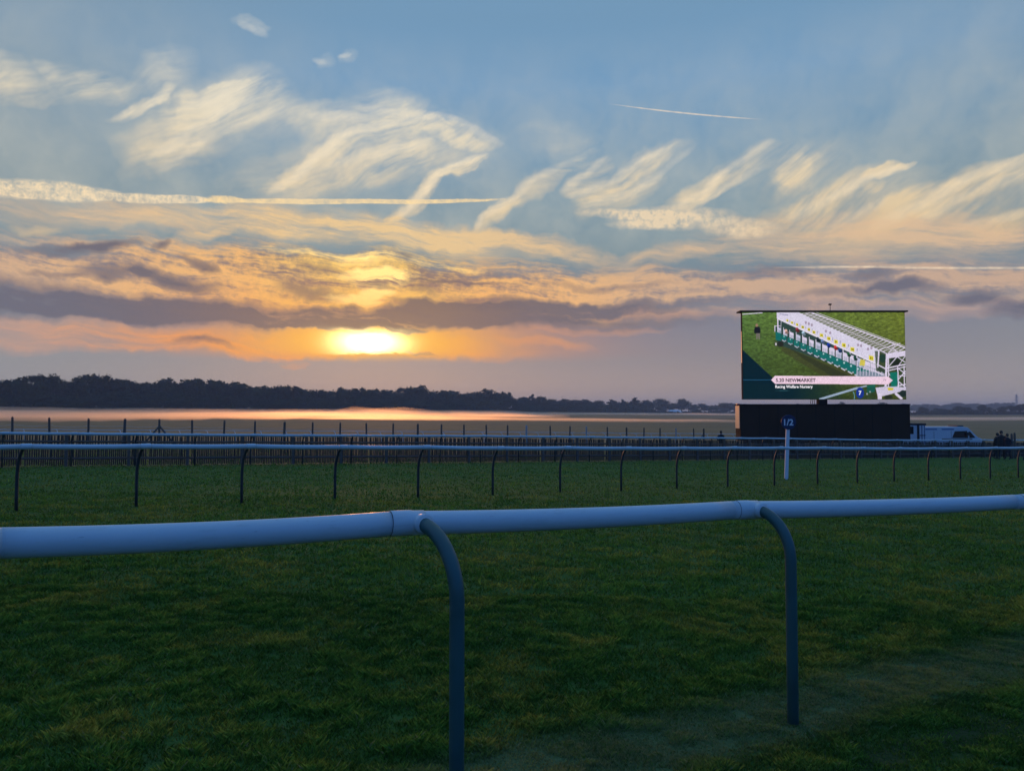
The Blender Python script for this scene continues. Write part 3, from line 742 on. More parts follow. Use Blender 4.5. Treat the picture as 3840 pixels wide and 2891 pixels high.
# ------------------------------------------------------------------ post and wire fence on the field's edge
M_RND = plain('round_fence_post', (0.10, 0.085, 0.070), 0.9, var=0.35, scale=5.0, bump=0.3)
M_PALE = plain('pale_fence_post', (0.34, 0.35, 0.36), 0.8, var=0.2, scale=5.0)
M_WIRE = plain('galvanised_wire', (0.55, 0.56, 0.58), 0.4, metal=0.6)
def wire_fence():
    xs = [50, 190, 334, 468, 600, 723, 841, 957, 1067, 1173, 1276, 1376, 1474, 1567, 1655, 1740, 1825, 1904, 1974, 2064, 2136, 2199, 2278, 2349, 2413, 2474, 2533, 2601, 2638]
    tv = [(50, 1562), (334, 1568), (600, 1571), (841, 1576), (1067, 1581), (1276, 1584), (1474, 1587), (1655, 1590), (1825, 1592), (1974, 1594), (2199, 1598), (2349, 1602), (2474, 1604), (2638, 1606)]
    root = thing('wire_fence', 'row of round timber posts strung with sagging wire along the brown field', 'fence', on_ground(1276, 52))
    off = Matrix.Translation(-root.location)
    tops = []
    A = 44.0; x0 = (50 - CX) / FPX
    xs = [-230, -90] + xs
    for k, u in enumerate(xs):
        # depth of the straight line at this column
        ux = (u - CX) / FPX; s = (ux - x0) * A / (1 - 0.56 * ux); Y = A + 0.56 * s; X = ux * Y
        B = Vector((X, Y, gz(X, Y))); top = P(u, lerp_table(tv, u), Y).z
        r = 0.068 if k % 5 else 0.085
        h = top - B.z
        bm = lathe([(r, -0.4), (r, 0.2), (r * 0.96, h - 0.10), (r * 0.85, h - 0.05), (r * 0.5, h - 0.01), (r * 0.2, h)], 12)
        o = obj('post', bm, M_PALE if u in (1974, 2199, 2533) else M_RND, root, smooth=True); o.location = B; o.matrix_parent_inverse = off
        o.rotation_euler = (random.uniform(-.03, .03), random.uniform(-.03, .03), 0)
        tops.append((B, h))
        if u in (600, 2638):
            sides = (-1, 1) if u == 600 else (-1,)
            for sg in sides:
                p0 = B + Vector((0, 0, h * 0.72)); p1 = B + RAILDIR * sg * 1.0; p1.z = gz(p1.x, p1.y) - 0.1
                o = obj('brace', tube([p0, p1], 0.06, seg=10), M_RND, root, smooth=True); o.matrix_parent_inverse = off
    for zf in (0.72, 0.48):
        for (B0, h0), (B1, h1) in zip(tops[:-1], tops[1:]):
            a = B0 + Vector((0, 0, h0 * zf)); b = B1 + Vector((0, 0, h1 * zf)); sg = random.uniform(0.03, 0.14)
            o = obj('wire', tube([a + (b - a) * s - Vector((0, 0, sg * 4 * s * (1 - s))) for s in np.linspace(0, 1, 7)], 0.009, seg=5), M_WIRE, root); o.matrix_parent_inverse = off
wire_fence()

p4, r4 = line_posts(221, 52.0, 2.0 / math.hypot(1, .54) / 52, 0.54 * 2.0 / math.hypot(1, .54) / 52, -6, 46, (-0.35, 0.3), [(-500, 1608), (0, 1610), (1000, 1615), (1900, 1621), (2640, 1626), (3840, 1640), (4500, 1645)], jit=0.05)
far_rail('running_rail', 'faint low white rail on slanting white posts beyond the wire fence', r4, p4, 0.028, 0.020, 0.5, M_RAIL, M_RAIL)

# ------------------------------------------------------------------ half-mile marker
M_NAVY = plain('navy_sign_paint', (0.010, 0.022, 0.085), 0.45, var=0.15)
M_WHITE = plain('white_paint', (0.72, 0.74, 0.77), 0.5, var=0.06)
M_LETTER = plain('white_vinyl_letter', (0.80, 0.82, 0.85), 0.5, var=0.04)
def marker():
    d = 25.6; B = on_ground(2944, d); yaw = 0.0
    root = thing('distance_marker', 'round navy half-mile sign on a white post behind the middle rail', 'sign', B)
    c = P(2955, 1583, d); h = c.z - B.z
    lean = (c.x - B.x)
    post = tube([Vector((0, 0, -0.3)), Vector((lean, 0, h - 0.1))], 0.062, 0.035, seg=4, up=Vector((0, 1, 0)))
    obj('post', boxm(-0.062, -0.03, -0.3, 0.062, 0.03, h - 0.15, bev=0.006), M_WHITE, root).rotation_euler = (0, math.atan2(lean, h), 0)
    post.free()
    disc = lathe([(0.255, -0.012), (0.262, -0.008), (0.262, 0.008), (0.255, 0.012)], 40, mtx=Matrix.Translation((lean, -0.048, h)) @ Matrix.Rotation(R(90), 4, 'X'))
    dd = obj('sign_disc', disc, M_NAVY, root)
    me = text_mesh('1/2', 0.30, 'sign_lettering', 0.008)
    tx = obj('sign_lettering', me, M_LETTER, dd); tx.rotation_euler = (R(90), 0, 0)
    w = max(v.co.x for v in me.vertices) - min(v.co.x for v in me.vertices); x0 = min(v.co.x for v in me.vertices)
    tx.location = (lean - w / 2 - x0, -0.064, h - 0.105)
marker()

# ------------------------------------------------------------------ the big screen on its trailer
M_BLACK = plain('black_coated_steel', (0.018, 0.016, 0.015), 0.85, var=0.3, scale=2.0, spec=0.15)
M_BODY = plain('dark_trailer_cladding', (0.052, 0.030, 0.020), 0.9, var=0.30, scale=0.8, spec=0.12)
M_PANELW = plain('sun_tinted_cream', (0.64, 0.48, 0.32), 0.45, var=0.12, scale=2.0)  # warm orange of the low sun put into the base colour
M_RED = plain('red_lamp_plastic', (0.5, 0.03, 0.03), 0.3)
M_TYRE = plain('tyre_rubber', (0.02, 0.02, 0.021), 0.85)
M_RIM = plain('grey_wheel_steel', (0.32, 0.33, 0.34), 0.4, metal=0.7)

def paint_screen(W=400, Hh=216):
    """the broadcast on the screen, painted cell by cell like the lamps of the wall: a row of starting stalls on grass with a caption"""
    SS = 2; w, h = W * SS, Hh * SS
    X0, Y0, X1, Y1 = 148.0, 100.0, 2058.0, 1138.0
    gx = (np.arange(w) + 0.5) / w * (X1 - X0) + X0; gy = (np.arange(h) + 0.5) / h * (Y1 - Y0) + Y0
    GX, GY = np.meshgrid(gx, gy)
    img = np.zeros((h, w, 3)); r = np.random.default_rng(3)
    k = np.clip((GX - 150) / 1900, 0, 1)[..., None]; kv = np.clip((GY - 100) / 1000, 0, 1)[..., None]
    img[:] = np.array([80, 108, 54]) * (1 - k) + np.array([100, 112, 44]) * k
    img *= 1.06 - 0.42 * kv
    nse = fbm(GX / 26, GY / 12, 4)[..., None]; img *= 0.62 + 0.76 * nse
    def poly(pts, c, a=1.0):
        xs = [p[0] for p in pts]; ys = [p[1] for p in pts]
        ix0 = max(0, int((min(xs) - X0) / (X1 - X0) * w) - 1); ix1 = min(w, int((max(xs) - X0) / (X1 - X0) * w) + 2)
        iy0 = max(0, int((min(ys) - Y0) / (Y1 - Y0) * h) - 1); iy1 = min(h, int((max(ys) - Y0) / (Y1 - Y0) * h) + 2)
        if ix1 <= ix0 or iy1 <= iy0: return
        gx_, gy_ = GX[iy0:iy1, ix0:ix1], GY[iy0:iy1, ix0:ix1]
        ins = np.zeros(gx_.shape, bool); n = len(pts)
        for i in range(n):
            (xa, ya), (xb, yb) = pts[i], pts[(i + 1) % n]
            cond = (ya > gy_) != (yb > gy_)
            with np.errstate(divide='ignore', invalid='ignore'):
                xc = (xb - xa) * (gy_ - ya) / (yb - ya if yb != ya else 1e-9) + xa
            ins ^= cond & (gx_ < xc)
        sub = img[iy0:iy1, ix0:ix1]; sub[ins] = sub[ins] * (1 - a) + np.array(c, float) * a
    def line(xa, ya, xb, yb, wd, c, a=1.0):
        d = math.hypot(xb - xa, yb - ya) or 1; nx, ny = -(yb - ya) / d * wd / 2, (xb - xa) / d * wd / 2
        poly([(xa + nx, ya + ny), (xb + nx, yb + ny), (xb - nx, yb - ny), (xa - nx, ya - ny)], c, a)
    def disc(cx, cy, rx, ry, c, a=1.0): poly([(cx + rx * math.cos(q), cy + ry * math.sin(q)) for q in np.linspace(0, 2 * math.pi, 24)[:-1]], c, a)
    WH = (214, 204, 226); TE = (22, 104, 100)
    # brownish shadow drawn into the broadcast before the stalls
    poly([(620, 500), (1500, 860), (1100, 870), (820, 700), (600, 560)], (62, 62, 40), 0.65)
    poly([(700, 530), (1400, 860), (1200, 870), (850, 650)], (40, 46, 34), 0.55)
    line(148, 122, 390, 103, 10, WH)
    # dark stall interiors
    poly([(585, 190), (1830, 780), (1830, 900), (1480, 830), (560, 480), (530, 300)], (44, 66, 66), 0.92)
    # rear truss
    def T1(s): return (960 + s * 1100, 100 + s * 425)
    def T2(s): return (800 + s * 1040, 108 + s * 500)
    poly([T1(0), T1(1), T2(1), T2(0)], (88, 96, 60), 0.8)
    for s in np.linspace(0, 1, 27):
        a, b = T1(s), T2(min(1, s + 0.02)); line(a[0], a[1], b[0], b[1], 7, WH, 0.9)
        b2 = T2(min(1, s + 0.055)); line(a[0], a[1], b2[0], b2[1], 6, WH, 0.8)
        m0 = ((a[0] + b[0]) / 2, (a[1] + b[1]) / 2); line(m0[0], m0[1], m0[0] + 40, m0[1] + 16, 6, WH, 0.9)
    line(*T1(0), *T1(1), 15, WH); line(T1(0)[0] + 40, T1(0)[1] - 8, 2058, 505, 6, WH)
    line(*T2(0), *T2(1), 11, WH)
    # roof canopy
    poly([(553, 100), (820, 100), (1050, 215), (1745, 545), (1720, 715), (1500, 615), (1200, 470), (850, 305), (580, 185), (555, 175)], (214, 208, 228))
    for s in np.linspace(0.05, 0.95, 9): line(620 + s * 1080, 130 + s * 500, 640 + s * 1090, 190 + s * 505, 3, (168, 158, 190), 0.6)
    for (x, y) in ((930, 235), (965, 250), (895, 222), (1130, 325), (1180, 345), (1505, 490), (1540, 500), (1620, 540), (1660, 525)): disc(x, y, 13, 18, (150, 130, 150), 0.75)
    line(590, 118, 690, 132, 10, (120, 120, 160), 0.7)
    line(575, 180, 1835, 775, 12, (236, 228, 240)); line(575, 196, 1825, 792, 7, (60, 74, 80), 0.8)
    line(565, 105, 565, 330, 15, WH); line(610, 120, 600, 300, 7, WH, 0.8)
    # stalls
    for k_ in range(15):
        s = k_ / 14; x = 545 + (1620 - 545) * s ** 1.05; y = 330 + (800 - 330) * s ** 1.05; q = 0.62 + 0.50 * s
        poly([(x + 25 * q, y - 90 * q), (x + 95 * q, y - 62 * q), (x + 95 * q, y + 40 * q), (x + 25 * q, y + 12 * q)], WH if k_ % 3 else (190, 190, 214))
        for b in range(5): line(x + (34 + 14 * b) * q, y - (40 - 6 * b) * q, x + (34 + 14 * b) * q, y + (20 + 5 * b) * q, 4 * q, (70, 100, 108), 0.85)
        line(x + 28 * q, y - 120 * q, x + 28 * q, y + 30 * q, 10 * q, WH)
        poly([(x - 10 * q, y + 5 * q), (x + 82 * q, y + 32 * q), (x + 78 * q, y + 128 * q), (x - 12 * q, y + 100 * q)], TE)
        disc(x + 38 * q, y + 45 * q, 11 * q, 12 * q, (196, 214, 220), 0.9)
        line(x + 0 * q, y + 108 * q, x + 50 * q, y + 138 * q, 15 * q, (206, 204, 224), 0.9); disc(x + 62 * q, y + 122 * q, 12 * q, 9 * q, WH, 0.8)
    for (x, y, c) in ((862, 342, (170, 200, 220)), (660, 320, (226, 180, 170)), (790, 300, (150, 60, 70)), (1085, 440, (120, 140, 190)), (1155, 485, (30, 60, 170)), (1237, 515, (214, 60, 60)), (1285, 545, (40, 70, 130)), (1390, 595, (34, 92, 60)), (1465, 640, (30, 70, 60)), (1030, 415, (30, 50, 60))):
        disc(x, y, 17, 20, c); disc(x + 10, y + 22, 22, 16, tuple(q * 0.6 for q in c))
    poly([(1530, 660), (1585, 670), (1580, 740), (1515, 735)], (206, 190, 80))
    for (x, y, q) in ((678, 196, .55), (733, 222, .6), (793, 246, .62), (858, 276, .68), (930, 305, .72), (988, 336, .75), (1077, 374, .85), (1161, 413, .9), (1246, 451, .95), (1338, 492, 1), (1438, 542, 1.05), (1656, 646, 1.2)):
        poly([(x - 23 * q, y - 26 * q), (x + 23 * q, y - 18 * q), (x + 23 * q, y + 28 * q), (x - 23 * q, y + 18 * q)], (228, 212, 60))
        line(x - 6 * q, y - 12 * q, x - 6 * q, y + 14 * q, 6 * q, (50, 44, 20)); line(x + 8 * q, y - 10 * q, x + 8 * q, y + 16 * q, 7 * q, (50, 44, 20))
        line(x + 55 * q, y - 12, x + 50 * q, y + 22, 7 * q, (110, 110, 130), 0.9)
    # near end frame
    poly([(1700, 560), (2058, 600), (2058, 1138), (1720, 1000)], (52, 66, 48), 0.75)
    poly([(1480, 800), (1800, 820), (1800, 880), (1480, 860)], (120, 134, 150))
    for b in range(9): line(1490 + 36 * b, 745 + 8 * b, 1486 + 36 * b, 860, 7, WH, 0.9)
    disc(1940, 690, 60, 70, (34, 46, 34)); disc(1960, 740, 46, 60, (30, 36, 30)); disc(1790, 650, 40, 50, (34, 60, 50))
    poly([(1850, 590), (2058, 556), (2058, 622), (1850, 652)], WH)
    for (xa, ya, xb, yb, wd) in ((1842, 600, 1812, 1095, 26), (1748, 560, 1732, 760, 16), (1860, 640, 1850, 1080, 12), (1748, 545, 1850, 600, 12), (1830, 770, 2058, 720, 16), (1840, 800, 2058, 750, 12),
                                 (1850, 760, 1960, 630, 10), (1960, 630, 2058, 700, 10), (1960, 760, 2058, 840, 12), (1970, 900, 2058, 800, 12), (1965, 760, 1970, 1000, 14), (2040, 740, 2040, 1000, 12), (1975, 930, 2058, 1000, 12), (1850, 1000, 2058, 960, 14), (1980, 860, 2058, 860, 9),
                                 (1860, 830, 1960, 1000, 10), (1720, 720, 1830, 780, 14), (1600, 760, 1810, 860, 9), (1700, 800, 1830, 850, 9), (2058, 620, 1960, 760, 9), (1990, 560, 2058, 520, 10), (1750, 545, 2000, 470, 9), (1900, 520, 1990, 590, 8), (1850, 600, 1940, 500, 8)):
        line(xa, ya, xb, yb, wd, WH)
    poly([(1872, 820), (1962, 812), (1958, 985), (1885, 990)], (20, 110, 96))
    poly([(1700, 1000), (1830, 985), (2058, 995), (2058, 1030), (1800, 1098), (1725, 1110)], (202, 194, 216)); poly([(1840, 1000), (1912, 1004), (1905, 1030), (1850, 1034)], (206, 190, 50))
    poly([(1720, 1070), (1780, 1060), (1770, 1138), (1725, 1138)], WH); line(1930, 1065, 2010, 1138, 30, WH); disc(2020, 1070, 40, 40, (30, 44, 44)); disc(1850, 1110, 50, 24, (38, 44, 34))
    poly([(1600, 975), (1700, 960), (1690, 1050), (1600, 1070)], (26, 98, 84)); disc(1600, 1075, 10, 12, WH); disc(1635, 1050, 10, 10, WH)
    poly([(1480, 1000), (1700, 990), (1700, 1138), (1480, 1138)], (30, 60, 52), 0.35)
    # tyre and tow bar of the far end, the starter
    poly([(538, 330), (600, 350), (600, 440), (538, 430)], TE); disc(592, 480, 38, 34, (40, 42, 40)); disc(540, 480, 17, 30, (60, 60, 58)); disc(540, 480, 9, 18, (210, 208, 214))
    line(530, 255, 530, 330, 9, WH); line(530, 262, 600, 262, 7, WH)
    disc(318, 254, 16, 19, (150, 120, 98)); poly([(296, 276), (340, 268), (358, 290), (362, 335), (350, 352), (302, 352), (286, 345), (288, 300)], (26, 28, 38)); poly([(308, 350), (352, 350), (354, 425), (338, 425), (331, 375), (322, 425), (308, 420)], (112, 106, 100))
    # caption furniture
    poly([(148, 548), (500, 884), (560, 962), (148, 962)], (6, 32, 46), 0.97)
    for k_ in range(40):
        x = 148 + k_ * 40; a = 0.96 if x < 700 else max(0, 0.96 - (x - 700) / 800)
        poly([(x, 960), (x + 40, 960), (x + 40, 1138), (x, 1138)], (7, 34, 46), a)
    line(148, 907, 482, 907, 5, (50, 120, 170)); line(525, 1033, 700, 1036, 4, (70, 130, 140), 0.8)
    line(1040, 1140, 1490, 1004, 26, (150, 168, 190)); line(1490, 1004, 1600, 978, 16, (150, 168, 190)); line(1436, 1045, 1452, 1085, 10, (90, 140, 150)); line(1452, 1085, 1450, 1138, 10, (90, 140, 150))
    disc(1518, 1062, 46, 66, (20, 50, 140))
    poly([(478, 908), (524, 858), (1850, 868), (1906, 912), (1850, 962), (524, 955)], (236, 206, 224))
    img *= (0.88 + 0.24 * fbm(GX / 7, GY / 7, 8))[..., None]
    img = np.clip(img, 0, 255).reshape(Hh, SS, W, SS, 3).mean((1, 3)) / 255.0
    l = np.where(img <= 0.04045, img / 12.92, ((img + 0.055) / 1.055) ** 2.4)
    return l

def screen_trailer():
    Y = 57.0
    L = P(2776, 1516, Y); Rr = P(3412, 1516, Y)
    zg = gz((L.x + Rr.x) / 2, Y + 1); Lx = Rr.x - L.x
    root = thing('screen_trailer', 'huge video screen raised on a long dark trailer', 'screen trailer', (L.x, Y, zg))
    top = L.z - zg; D = 1.25
    body = obj('trailer_body', boxm(0, 0, 0.95, Lx, D, top, bev=0.03), M_BODY, root)
    for k in range(1, 9):
        x = Lx * k / 9
        obj('cladding_seam', boxm(x - 0.02, -0.012, 1.0, x + 0.02, 0.004, top - 0.1), M_BLACK, body)
    obj('top_rail', boxm(-0.04, -0.05, top - 0.07, Lx + 0.04, D + 0.05, top + 0.02, bev=0.01), M_BLACK, body)
    obj('end_panel', boxm(-0.05, 0.12, 1.9, -0.003, D - 0.10, top - 0.12, bev=0.01), M_PANELW, root, label='pale end panel of the trailer with orange sunlight put into its colour')
    obj('marker_lamp', boxm(-0.25, 0.05, top - 0.06, 0.05, 0.25, top + 0.05, bev=0.02), M_RED, root)
    obj('coupling_box', boxm(Lx, 0.35, top - 2.35, Lx + 0.45, 1.8, top - 1.75, bev=0.02), M_BLACK, root)
    obj('underframe', boxm(0.6, 0.35, 0.75, Lx - 0.4, D - 0.35, 0.948), M_BLACK, root)
    for x in (2.0, 3.3, 4.6):
        for y in (0.18, D - 0.18):
            w = lathe([(0.2, -0.13), (0.46, -0.13), (0.50, -0.09), (0.50, 0.09), (0.46, 0.13), (0.2, 0.13)], 24, mtx=Matrix.Translation((x, y, 0.50)) @ Matrix.Rotation(R(90), 4, 'X'))
            wo = obj('wheel', w, M_TYRE, root); obj('rim', lathe([(0.08, -0.14), (0.26, -0.136), (0.26, 0.136), (0.08, 0.14)], 20, mtx=Matrix.Translation((x, y, 0.50)) @ Matrix.Rotation(R(90), 4, 'X')), M_RIM, wo)
    for x in (0.7, Lx - 0.7):
        for y in (0.2, D - 0.2): obj('support_leg', boxm(x - 0.09, y - 0.09, -0.1, x + 0.09, y + 0.09, 0.95), M_BLACK, root)
    # screen
    s0 = P(2787, 1497, Y + 0.55); s1 = P(3392, 1172, Y + 0.55)
    sx0, sx1, sz0, sz1 = s0.x - L.x, s1.x - L.x, s0.z - zg, s1.z - zg
    yb = 0.55
    cab = obj('screen_cabinet', boxm(sx0 - 0.02, yb + 0.02, sz0 - 0.02, sx1 + 0.02, yb + 0.34, sz1 + 0.02, bev=0.01), M_BLACK, root)
    edge = obj('sun_glint_strip', boxm(sx0 - 0.045, yb + 0.10, sz0 + 2.9, sx0 - 0.022, yb + 0.22, sz1 - 1.5), M_PANELW, cab)  # added pale strip stands in for the sun's reflection on the cabinet side
    obj('top_bar', boxm(sx0 - 0.24, yb - 0.25, sz1 + 0.024, sx1 + 0.16, yb + 0.75, sz1 + 0.135, bev=0.02), M_BLACK, root)
    am = P(3118, 1140, Y + 0.6); ax = am.x - L.x; az = am.z - zg
    obj('antenna', tube([Vector((ax, yb + 0.3, sz1 + 0.1)), Vector((ax, yb + 0.3, az))], 0.025, seg=8), M_BLACK, root)
    obj('antenna_head', boxm(ax - 0.10, yb + 0.2, az - 0.06, ax + 0.08, yb + 0.4, az + 0.05, bev=0.01), M_BLACK, root)
    m0 = P(3067, 1505, Y + 0.8).x - L.x; m1 = P(3100, 1505, Y + 0.8).x - L.x
    obj('mast', boxm(m0, yb + 0.10, 1.2, m1, yb + 0.55, sz0 + 0.2, bev=0.02), M_BLACK, root)
    for u in (3041, 3048, 3055):
        hx = P(u, 1505, Y + 0.8).x - L.x
        obj('hose', tube([Vector((hx, yb + 0.25, top - 0.02)), Vector((hx - 0.05, yb + 0.2, (top + sz0) / 2)), Vector((hx + 0.03, yb + 0.25, sz0 + 0.05))], 0.022, seg=7), M_BLACK, root)
    W, Hh = 400, 216
    img = paint_screen(W, Hh)
    xs = np.linspace(sx0, sx1, W + 1); zs = np.linspace(sz1, sz0, Hh + 1)
    GX, GZ = np.meshgrid(xs, zs); co = np.stack([GX, np.full_like(GX, yb), GZ], -1).reshape(-1, 3)
    i = np.arange((W + 1) * (Hh + 1)).reshape(Hh + 1, W + 1)
    f = np.stack([i[:-1, :-1], i[1:, :-1], i[1:, 1:], i[:-1, 1:]], -1).reshape(-1, 4)
    me = bpy.data.meshes.new('screen_picture')
    me.vertices.add(len(co)); me.vertices.foreach_set('co', co.reshape(-1)); n = len(f)
    me.loops.add(n * 4); me.loops.foreach_set('vertex_index', f.reshape(-1).astype(np.int32)); me.polygons.add(n); me.polygons.foreach_set('loop_start', np.arange(0, n * 4, 4, dtype=np.int32))
    at = me.color_attributes.new('lamp', 'FLOAT_COLOR', 'CORNER'); cc = np.ones((n, 4, 4), np.float32); cc[..., :3] = img.reshape(-1, 1, 3); at.data.foreach_set('color', cc.reshape(-1))
    me.update()
    m = bpy.data.materials.new('led_wall'); m.use_nodes = True; t = m.node_tree; t.nodes.clear()
    a = t.nodes.new('ShaderNodeAttribute'); a.attribute_name = 'lamp'; e = t.nodes.new('ShaderNodeEmission'); t.links.new(a.outputs['Color'], e.inputs[0]); e.inputs[1].default_value = 1.0
    o = t.nodes.new('ShaderNodeOutputMaterial'); t.links.new(e.outputs[0], o.inputs[0])
    pic = obj('screen_picture', me, m, cab, kind=None)
    def px(x, y): return sx0 + (x - 148) / 1910 * (sx1 - sx0), sz1 + (y - 100) / 1038 * (sz0 - sz1)
    def caption(body, x0, x1, ybase, cap, col, k=1.0, off=0.0):
        a_, z_ = px(x0, ybase); b_, _ = px(x1, ybase)
        me_ = text_mesh(body, 1.0, 'caption', off)
        lo = min(v.co.x for v in me_.vertices); hi = max(v.co.x for v in me_.vertices); hz = max(v.co.y for v in me_.vertices)
        c = obj('caption', me_, emissive('caption_' + body.split()[0].replace('.', ''), col, k), cab)
        capm = cap / 1038 * (sz1 - sz0); fx = (b_ - a_) / (hi - lo)
        c.scale = (fx, capm / hz, 1); c.rotation_euler = (R(90), 0, 0); c.location = (a_ - lo * fx, yb - 0.006, z_)
    caption('5.20 NEWMARKET', 532, 1000, 930, 40, RGB(52, 34, 44), off=0.026)
    caption('Racing Welfare Nursery', 526, 964, 1004, 34, RGB(250, 246, 252), off=0.022)
    caption('7f', 1790, 1826, 922, 26, RGB(150, 130, 150))
    caption('7', 1502, 1534, 1086, 48, RGB(240, 240, 246), off=0.03)
screen_trailer()

# ------------------------------------------------------------------ vehicles beside the trailer
M_VAN = plain('white_van_paint', (0.66, 0.69, 0.73), 0.32, var=0.05, scale=2.0)
M_GLASS = plain('dark_tinted_glass', (0.02, 0.022, 0.026), 0.08, var=0.1)
M_BLUE = plain('blue_livery_vinyl', (0.08, 0.16, 0.34), 0.4)
M_DARKTRIM = plain('black_trim_plastic', (0.02, 0.02, 0.022), 0.6)
def prism(profile, y0, y1, bev=0.0):
    bm = bmesh.new()
    a = [bm.verts.new((x, y0, z)) for x, z in profile]; b = [bm.verts.new((x, y1, z)) for x, z in profile]
    bm.faces.new(list(reversed(a))) ; bm.faces.new(b); n = len(a)
    for k in range(n): bm.faces.new((a[k], a[(k + 1) % n], b[(k + 1) % n], b[k]))
    bmesh.ops.recalc_face_normals(bm, faces=bm.faces)
    if bev: bmesh.ops.bevel(bm, geom=list(bm.edges), offset=bev, segments=3, affect='EDGES', profile=0.6, clamp_overlap=True)
    return bm
def wheel(root, x, y, r=0.35):
    mt = Matrix.Translation((x, y, r)) @ Matrix.Rotation(R(90), 4, 'X')
    w = obj('wheel', lathe([(0.15, -0.10), (r * 0.93, -0.11), (r, -0.07), (r, 0.07), (r * 0.93, 0.11), (0.15, 0.10)], 22, mtx=mt), M_TYRE, root)
    obj('rim', lathe([(0.05, -0.12), (r * 0.62, -0.105), (r * 0.62, 0.105), (0.05, 0.12)], 18, mtx=mt), M_RIM, w)
def van():
    Y = 62.0; F = P(3690, 1646, Y); L = 5.9
    x0 = F.x - L; root = thing('van', 'white panel van with a sloping windscreen parked beyond the dark trailer', 'van', (x0, Y, gz(x0 + 3, Y + 1)))
    h = P(3600, 1600, Y).z - root.location.z; k = h / 2.25
    prof = [(0.05, 0.42), (0.0, 0.9), (0.06, 2.05 * k), (0.22, 2.2 * k), (1.2, 2.25 * k), (4.1, 2.25 * k), (4.55, 2.19 * k), (5.38, 1.36 * k), (5.74, 1.20 * k), (5.86, 1.0 * k), (5.9, 0.55), (5.82, 0.36), (0.3, 0.36)]
    body = obj('body', prism(prof, 0, 1.95, 0.05), M_VAN, root)
    def pane(name, pts, y, mat, parent, th=0.012):
        return obj(name, prism(pts, y - th, y + 0.002), mat, parent)
    pane('side_window', [(3.18, 1.30 * k), (3.42, 1.86 * k), (4.45, 1.90 * k), (4.55, 1.30 * k)], -0.006, M_GLASS, root)
    pane('quarter_window', [(4.66, 1.30 * k), (4.60, 1.84 * k), (4.72, 1.84 * k), (5.16, 1.32 * k)], -0.006, M_GLASS, root)
    ws = bmesh.new(); n_ = Vector((0.83, 0, 0.83)).normalized() * 0.012
    q = [Vector((4.66, 0.16, 2.10 * k)), Vector((5.32, 0.12, 1.44 * k)), Vector((5.32, 1.83, 1.44 * k)), Vector((4.66, 1.79, 2.10 * k))]
    vs = [ws.verts.new(p + n_ * 0.8) for p in q] + [ws.verts.new(p - n_) for p in q]
    ws.faces.new(vs[:4]); ws.faces.new(list(reversed(vs[4:])))
    for a in range(4): ws.faces.new((vs[(a + 1) % 4], vs[a], vs[4 + a], vs[4 + (a + 1) % 4]))
    obj('windscreen', ws, M_GLASS, root)
    obj('wing_mirror', boxm(4.30, -0.24, 1.50 * k, 4.52, -0.02, 1.80 * k, bev=0.03), M_DARKTRIM, root)
    obj('roof_beacon', boxm(3.85, 0.3, 2.25 * k, 4.35, 1.65, 2.36 * k, bev=0.03), M_DARKTRIM, root)
    obj('sill_trim', boxm(0.3, -0.02, 0.40, 5.6, 0.0, 0.60, bev=0.005), M_DARKTRIM, root)
    obj('waist_moulding', boxm(2.3, -0.022, 1.14 * k, 4.9, -0.001, 1.25 * k, bev=0.005), M_DARKTRIM, root)
    obj('livery_stripe', boxm(0.7, -0.008, 1.98 * k, 1.9, -0.002, 2.08 * k), M_BLUE, root); obj('livery_stripe', boxm(2.3, -0.008, 1.98 * k, 3.35, -0.002, 2.08 * k), M_BLUE, root)
    obj('door_seam', boxm(1.62, -0.006, 0.7, 1.645, 0.002, 1.85 * k), M_DARKTRIM, root); obj('door_seam', boxm(3.1, -0.006, 0.62, 3.12, 0.002, 1.9 * k), M_DARKTRIM, root)
    for y in (0.25, 1.70): obj('headlight', boxm(5.72, y - 0.17, 0.92 * k, 5.90, y + 0.17, 1.10 * k, bev=0.03), M_LETTER, root)
    for x in (1.0, 4.75):
        for y in (0.10, 1.85): wheel(root, x, y)
van()
def cabin():
    Y = 60.0; E_ = P(3470, 1590, Y); x1 = E_.x; x0 = x1 - 3.2; zg = gz(x1 - 1, Y + 1); h = E_.z - zg
    root = thing('box_body_truck', 'white box body with dark roof edge and ribbed doors, behind the trailer end', 'truck', (x0, Y, zg))
    obj('box_body', boxm(0, 0, 0.75, 3.2, 2.2, h - 0.10, bev=0.02), M_VAN, root)
    obj('roof_edge', boxm(-0.04, -0.04, h - 0.097, 3.25, 2.24, h + 0.06, bev=0.02), M_DARKTRIM, root)
    obj('corner_post', boxm(2.50, -0.03, 0.75, 2.68, -0.002, h - 0.10), M_DARKTRIM, root)
    for k in range(4):
        x = 2.75 + 0.115 * k
        obj('door_rib', boxm(x, -0.03, 0.8, x + 0.05, -0.002, h - 0.12, bev=0.005), M_LETTER if k % 2 == 0 else M_BLUE, root)
    obj('door_bar', boxm(2.70, -0.045, 1.45, 3.18, -0.032, 1.50), M_DARKTRIM, root)
    obj('chassis', boxm(0.1, 0.4, 0.55, 3.1, 1.8, 0.747), M_DARKTRIM, root)
    for x in (0.9, 2.6):
        for y in (0.15, 2.05): wheel(root, x, y, 0.38)
cabin()
for lab, u, d, tv_ in (('slim dark timber post next to the people by the right edge', 3790, 50.5, 1625), ('taller slim timber post closest to the right edge of the picture', 3801, 50.9, 1622)):
    B = on_ground(u, d); hh = P(u, tv_, d).z - B.z
    obj('timber_post', lathe([(0.075, -0.3), (0.075, 0.3), (0.07, hh - 0.1), (0.05, hh - 0.02), (0.02, hh)], 12), M_RND, label=lab, cat='post', smooth=True).location = B

